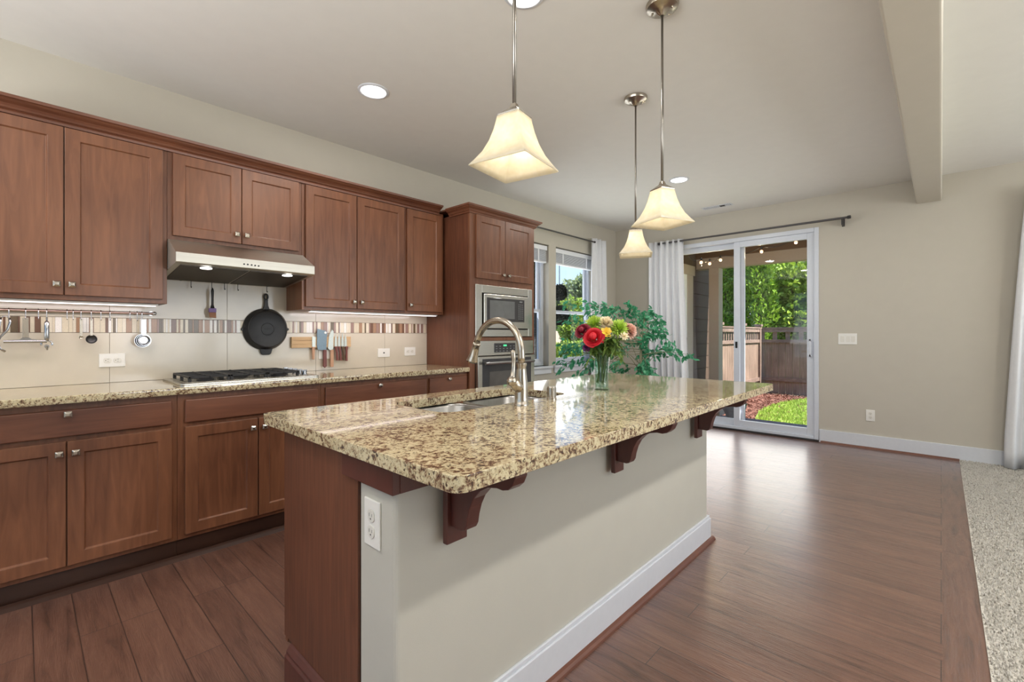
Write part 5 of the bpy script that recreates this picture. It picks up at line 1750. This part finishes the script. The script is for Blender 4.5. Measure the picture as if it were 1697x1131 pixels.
# ------------------------------------------------------------------ outside: patio
b = MB(); b.box(HX, 7.45, -4.5, 3.0, GZ - 0.1, -0.06); struct('patio_slab', b, M['concrete'])
b = MB(); b.box(-14, 40, -20, 40, GZ - 0.3, GZ - 0.06); struct('ground', b, M['soil'])
b = MB()
b.box(HX, 8.3, 2.87, 3.02, GZ, 2.9)
for k in range(14):      # lap siding shadow lines
    b.box(HX, 8.3, 2.862, 2.872, GZ + 0.2 * k, GZ + 0.2 * k + 0.19)
struct('wall_patio', b, M['siding'])
b = MB(); b.box(HX, 8.0, -4.5, 3.02, 2.66, 2.72); struct('patio_ceiling', b, M['patio_ceiling'])  # unseen right-hand stretch added to keep sun off the living window
b = MB(); b.box(7.36, 7.56, -4.5, 3.02, 2.255, 2.44); b.box(7.34, 7.58, -4.5, 3.02, 2.44, 2.66)
b2 = MB(); b2.box(7.38, 7.54, -4.5, 3.02, 2.235, 2.40); struct('patio_beam', b2, M['patio_trim'])
b2 = MB(); b2.box(7.36, 7.56, -4.5, 3.02, 2.40, 2.66); struct('patio_header', b2, M['patio_beam_side'])
b = MB(); b.box(7.37, 7.55, 2.515, 2.665, -0.06, 2.235); b.box(7.35, 7.57, 2.495, 2.685, -0.06, 0.10)
o = b.build('patio_post', M['patio_trim'], bevel=0.004); o['kind'] = 'structure'
# window with pale trim in the patio side wall
f = MB(); yw = 2.862
f.box(6.62, 6.78, yw - 0.02, yw, 0.6, 2.12); f.box(6.98, 7.20, yw - 0.02, yw, GZ, 2.12); f.box(6.55, 7.26, yw - 0.028, yw, 2.12, 2.27)
d3 = f.build('window_4', M['patio_trim'], bevel=0.003); d3['kind'] = 'structure'
g = MB(); g.box(6.78, 6.98, yw - 0.012, yw - 0.004, 1.15, 2.12); g.build('blind', M['blind'], d3)
g = MB(); g.box(6.78, 6.98, yw - 0.012, yw - 0.004, GZ, 1.15); g.build('pane', M['oven_glass'], d3)

# string lights: one cord with lit bulbs
bp = [at_d(1162, 435, 6.1), at_d(1176, 437, 6.3), at_d(1194, 431, 6.2), at_d(1262, 417, 6.0), at_d(1319, 402, 5.7)]
r_ = root('string_lights', bp[2], 'string of small warm bulbs hung under the patio roof', 'string lights')
b = MB(); pts = []
tops = [p + Vector((0, 0, 0.06)) for p in bp]
tops[-1].z = min(tops[-1].z, 2.64)
anchors = [tops[0] + Vector((-0.1, 0.12, 0.02))] + tops + [tops[-1] + Vector((-0.2, -0.6, 0.12))]
for p, q in zip(anchors[:-1], anchors[1:]):
    for k in range(6):
        t_ = k / 6
        x = p.lerp(q, t_); x.z -= 0.05 * math.sin(PI * t_); pts.append(x)
pts.append(anchors[-1])
b.tube(pts, 0.004, 6); b.build('cord', M['black'], r_, smooth='all')
for p in bp:
    b = MB(); b.tube([p + Vector((0, 0, 0.062)), p + Vector((0, 0, 0.022))], 0.011, 8); b.build('socket', M['black'], r_, smooth=True)
    b = MB(); b.sphere(p, 0.020, 12, 8); b.build('bulb', M['string_bulb'], r_, smooth='all')
    L = bpy.data.lights.new('string_bulb_lamp', 'POINT'); L.energy = 2.0; L.color = (1, 0.78, 0.48); L.shadow_soft_size = 0.02
    lo = bpy.data.objects.new('string_bulb_lamp', L); COL.objects.link(lo); lo.location = p + Vector((0, 0, -0.04))

# grey urn on the patio
u_ = at_d(1216, 690, 6.35)
ux, uy = u_.x, u_.y
r_ = root('garden_urn', (ux, uy, -0.06), 'grey goblet-shaped planter on the patio behind the glass', 'planter')
b = MB(); b.lathe([(0.0001, 0), (0.155, 0), (0.145, 0.03), (0.10, 0.08), (0.095, 0.12), (0.12, 0.18), (0.155, 0.25), (0.160, 0.30), (0.145, 0.30), (0.12, 0.24), (0.0001, 0.22)], (ux, uy, -0.06), 28); b.build('bowl', M['urn'], r_, smooth=True)
b = MB(); b.lathe([(0.164, 0.292), (0.172, 0.310), (0.14, 0.312)], (ux, uy, -0.06), 28); b.build('rim', M['black'], r_, smooth=True)

# ------------------------------------------------------------------ garden: lawn, mulch, fences, trees
b = MB()
lawn = [(7.47, -6), (7.47, 1.95), (8.1, 2.20), (9.0, 2.36), (10.2, 2.34), (11.0, 2.16), (11.45, 1.9), (11.47, 1.0), (11.5, -6)]
b.prism(lawn, 'Z', GZ - 0.08, GZ)
n = 14000
lx = rng.uniform(7.5, 11.4, n); ly = rng.uniform(-0.8, 2.35, n)
keep = (ly < 1.95 + 0.41 * np.sin(np.clip((lx - 7.47) / 3.95, 0, 1) * PI))
lx, ly = lx[keep], ly[keep]
for x, y in zip(lx, ly):
    a = random.uniform(0, PI); c_, s_ = math.cos(a) * 0.012, math.sin(a) * 0.012
    n_ = len(b.v)
    b.v += [(x - c_, y - s_, GZ - 0.005), (x + c_, y + s_, GZ - 0.005), (x + random.uniform(-.02, .02), y + random.uniform(-.02, .02), GZ + random.uniform(.03, .06))]
    b.f.append((n_, n_ + 1, n_ + 2)); b.mi.append(0)
o = b.build('lawn', M['grass']); tag(o, 'bright green mown lawn beyond the patio', 'lawn', kind='stuff')
b = MB(); b.prism([p for p in lawn[1:8]] + [(11.48, -6), (11.79, -6), (11.79, 3.02), (7.46, 3.02)], 'Z', GZ - 0.10, GZ - 0.02)
for k in range(5000):
    x, y = random.uniform(7.5, 11.8), random.uniform(0.6, 2.98)
    a = random.uniform(0, PI); l_, w_ = random.uniform(.02, .05), random.uniform(.008, .018)
    z = GZ - 0.02 + random.uniform(0, .025)
    c_, s_ = math.cos(a), math.sin(a)
    b.add([(x - c_ * l_, y - s_ * l_, z), (x + s_ * w_, y - c_ * w_, z + 0.012), (x + c_ * l_, y + s_ * l_, z + 0.004), (x - s_ * w_, y + c_ * w_, z + 0.016)], [(0, 1, 2, 3)])
o = b.build('bark_mulch', M['mulch']); tag(o, 'reddish bark mulch bed along the fence corner', 'mulch', kind='stuff')


def fence(axis, a0, a1, t, sgn, posts, label):
    """board fence with an open picket band at the top; sgn = side the rails stand on"""
    P = (lambda b, c0, c1, d0, d1, z0, z1: b.box(c0, c1, d0, d1, z0, z1)) if axis == 'X' else (lambda b, c0, c1, d0, d1, z0, z1: b.box(d0, d1, c0, c1, z0, z1))
    mid = (a0 + a1) / 2
    r_ = root('fence', (mid, t, GZ) if axis == 'X' else (t, mid, GZ), label, 'fence', 'garden fences')
    bd = MB(); a = a0; w_ = 0.14
    while a < a1 - 0.02:
        P(bd, a + 0.003, min(a + w_, a1) - 0.003, t, t + 0.02, GZ - 0.02, 1.02); a += w_
    bd.build('boards', M['fence'], r_)
    rl = MB()
    for z0, z1 in ((1.01, 1.08), (1.25, 1.33), (GZ + 0.28, GZ + 0.36)):
        P(rl, a0, a1, t - 0.035 if sgn < 0 else t + 0.02, t if sgn < 0 else t + 0.055, z0, z1)
    P(rl, a0, a1, t - 0.05, t + 0.06, 1.33, 1.36)
    rl.build('rail', M['fence_rail'], r_)
    pk = MB(); a = a0 + 0.05
    while a < a1 - 0.05:
        P(pk, a, a + (0.09 if axis == 'Y' else 0.055), t, t + 0.02, 1.07, 1.26); a += 0.26 if axis == 'Y' else 0.14
    pk.build('picket', M['fence_rail'], r_)
    for p in posts:
        po = MB(); P(po, p - 0.05, p + 0.05, t - 0.045, t + 0.055, GZ - 0.02, 1.38)
        P(po, p - 0.075, p + 0.075, t - 0.07, t + 0.08, 1.38, 1.43)
        po.build('post', M['fence_rail'], r_)


fence('X', 8.4, 11.73, 3.08, -1, (9.05, 10.45, 11.64), 'sunlit brown wooden fence running away from the house')
fence('Y', -1.2, 3.16, 11.84, -1, (0.4, 1.55), 'shaded brown wooden fence across the back of the lawn')


def tree_blob(name, c, rad, h, n, L, w, mat, label, cat='tree', shape='cone', group=None, trunk=True, z0=None):
    z0 = GZ if z0 is None else z0
    r_ = root(name, (c[0], c[1], z0), label, cat, group)
    if trunk:
        b = MB(); b.tube([(c[0], c[1], z0 - 0.06), (c[0] + 0.03, c[1], z0 + h * 0.4), (c[0], c[1], z0 + h * 0.8)], [rad * 0.10 + 0.02, rad * 0.07 + 0.015, 0.01], 8); b.build('trunk', M['trunk'], r_, smooth='all')
    t = rng.uniform(0.0, 1, n); ph = rng.uniform(0, 2 * PI, n)
    if shape == 'cone':
        rr = rad * np.minimum(1.0, (1 - t) ** 0.55 * 1.05) * (1 + 0.10 * np.sin(ph * 7 + t * 9)) * rng.uniform(0.72, 1.0, n)
        zz = z0 + 0.1 + t * (h - 0.1)
        pos = np.stack([c[0] + rr * np.cos(ph), c[1] + rr * np.sin(ph), zz], 1)
        nr = np.stack([np.cos(ph) * 0.5, np.sin(ph) * 0.5, np.full(n, 0.9)], 1)
    else:
        d = rng.normal(0, 1, (n, 3)); d /= np.linalg.norm(d, axis=1, keepdims=True)
        lump = 1 + 0.22 * np.sin(d[:, 0] * 7 + 1) * np.sin(d[:, 1] * 6) + 0.15 * np.sin(d[:, 2] * 9 + 2)
        rr = lump * rng.uniform(0.55, 1.0, n)
        cz = z0 + (h * 0.5 if not trunk else h * 0.6); hz_ = h * (0.5 if not trunk else 0.42)
        pos = np.stack([c[0] + d[:, 0] * rad * rr, c[1] + d[:, 1] * rad * rr, cz + d[:, 2] * hz_ * rr], 1)
        nr = d
    leaves(pos, nr, L, w, mat, 'foliage', r_, droop=0.1)
    return r_


def spot(u, d):
    p = at_d(u, 554, d); return (p.x, p.y)


tree_blob('arborvitae', spot(1203, 12.4), 0.42, 5.2, 9000, 0.13, 0.026, M['arbor'], 'slim conical arborvitae seen through the fixed door panel', group='arborvitae behind the fence')
tree_blob('arborvitae', spot(1256, 11.7), 0.58, 5.6, 12000, 0.13, 0.026, M['arbor'], 'broad bright arborvitae right of the door mullion', group='arborvitae behind the fence')
tree_blob('arborvitae', spot(1284, 13.4), 0.55, 5.2, 9000, 0.13, 0.026, M['arbor'], 'second tall arborvitae right behind the broad one', group='arborvitae behind the fence')
tree_blob('garden_shrub', spot(1330, 11.5), 0.62, 3.3, 9000, 0.15, 0.05, M['bush'], 'loose bright green shrub behind the shaded fence', 'shrub', 'round', trunk=False)
tree_blob('dark_leaf_tree', spot(1350, 14.2), 1.1, 5.6, 8000, 0.17, 0.06, M['darkleaf'], 'dark purple-leaved tree at the top right of the door view', 'tree', 'round')
tree_blob('garden_tree', spot(1192, 25.0), 1.7, 7.0, 8000, 0.24, 0.09, M['olive'], 'pale green tree far off at the left of the door glass', 'tree', 'round')
tree_blob('garden_tree', spot(1298, 32.0), 2.9, 10.0, 12000, 0.28, 0.11, M['olive'], 'large pale tree far behind the garden fence', 'tree', 'round')
tree_blob('garden_tree', spot(1368, 22.0), 1.9, 8.0, 9000, 0.26, 0.10, M['arbor'], 'large green tree far behind the dark-leaved tree', 'tree', 'round')

# side yard seen through the kitchen windows
def side(u, y): p = at_y(u, 554, y); return (p.x, p.y)


tree_blob('hillside_tree', side(968, 17.0), 1.35, 5.1, 9000, 0.22, 0.08, M['olive'], 'tall olive green tree under blue sky in the kitchen window', 'tree', 'round')
tree_blob('hillside_tree', side(932, 25.0), 1.3, 5.6, 7000, 0.22, 0.08, M['olive'], 'lower olive tree left in the kitchen window', 'tree', 'round')
tree_blob('side_shrub', side(942, 8.2), 0.42, 1.15, 5000, 0.09, 0.03, M['bush'], 'yellow green shrub low in the kitchen window', 'shrub', 'round', trunk=False)
tree_blob('side_tree', side(948, 10.0), 0.42, 2.7, 5000, 0.11, 0.04, M['bush'], 'small yellow green tree behind the hanging baskets', 'tree', 'round')
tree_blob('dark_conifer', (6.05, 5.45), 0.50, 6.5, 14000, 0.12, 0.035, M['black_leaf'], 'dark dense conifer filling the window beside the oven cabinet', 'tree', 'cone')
# two dark hanging baskets on one chain
for i, (v, rr, lb) in enumerate(((485, 0.094, 'upper dark hanging plant ball outside the kitchen window'), (523, 0.130, 'lower dark hanging plant ball outside the kitchen window'))):
    c = at_y(927, v, 4.28)
    r_ = root('hanging_basket', c, lb, 'hanging plant', 'dark hanging plants outside the kitchen window')
    d = rng.normal(0, 1, (2600, 3)); d /= np.linalg.norm(d, axis=1, keepdims=True)
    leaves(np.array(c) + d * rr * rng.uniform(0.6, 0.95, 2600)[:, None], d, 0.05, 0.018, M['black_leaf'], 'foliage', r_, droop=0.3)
    b = MB(); b.sphere(c, rr * 0.45); b.build('core', M['soil'], r_, smooth='all')
    b = MB(); b.tube([c + Vector((0, 0, rr * 0.5)), Vector((c.x, c.y, 2.625 if i == 0 else c.z + 0.30))], 0.006, 6); b.build('chain', M['black'], r_)
# eave that carries the chain
b = MB(); b.box(-3, 6.24, W + 0.16, 4.40, 2.62, 2.72); struct('roof_eave', b, M['siding'])
# neighbouring low wall and house
b = MB(); b.box(4.5, 16, 11.5, 11.7, GZ, 1.35); o = b.build('garden_wall', M['patio_trim']); o['kind'] = 'structure'

for o in bpy.data.objects:
    if '_org' in o.keys():
        del o['_org']
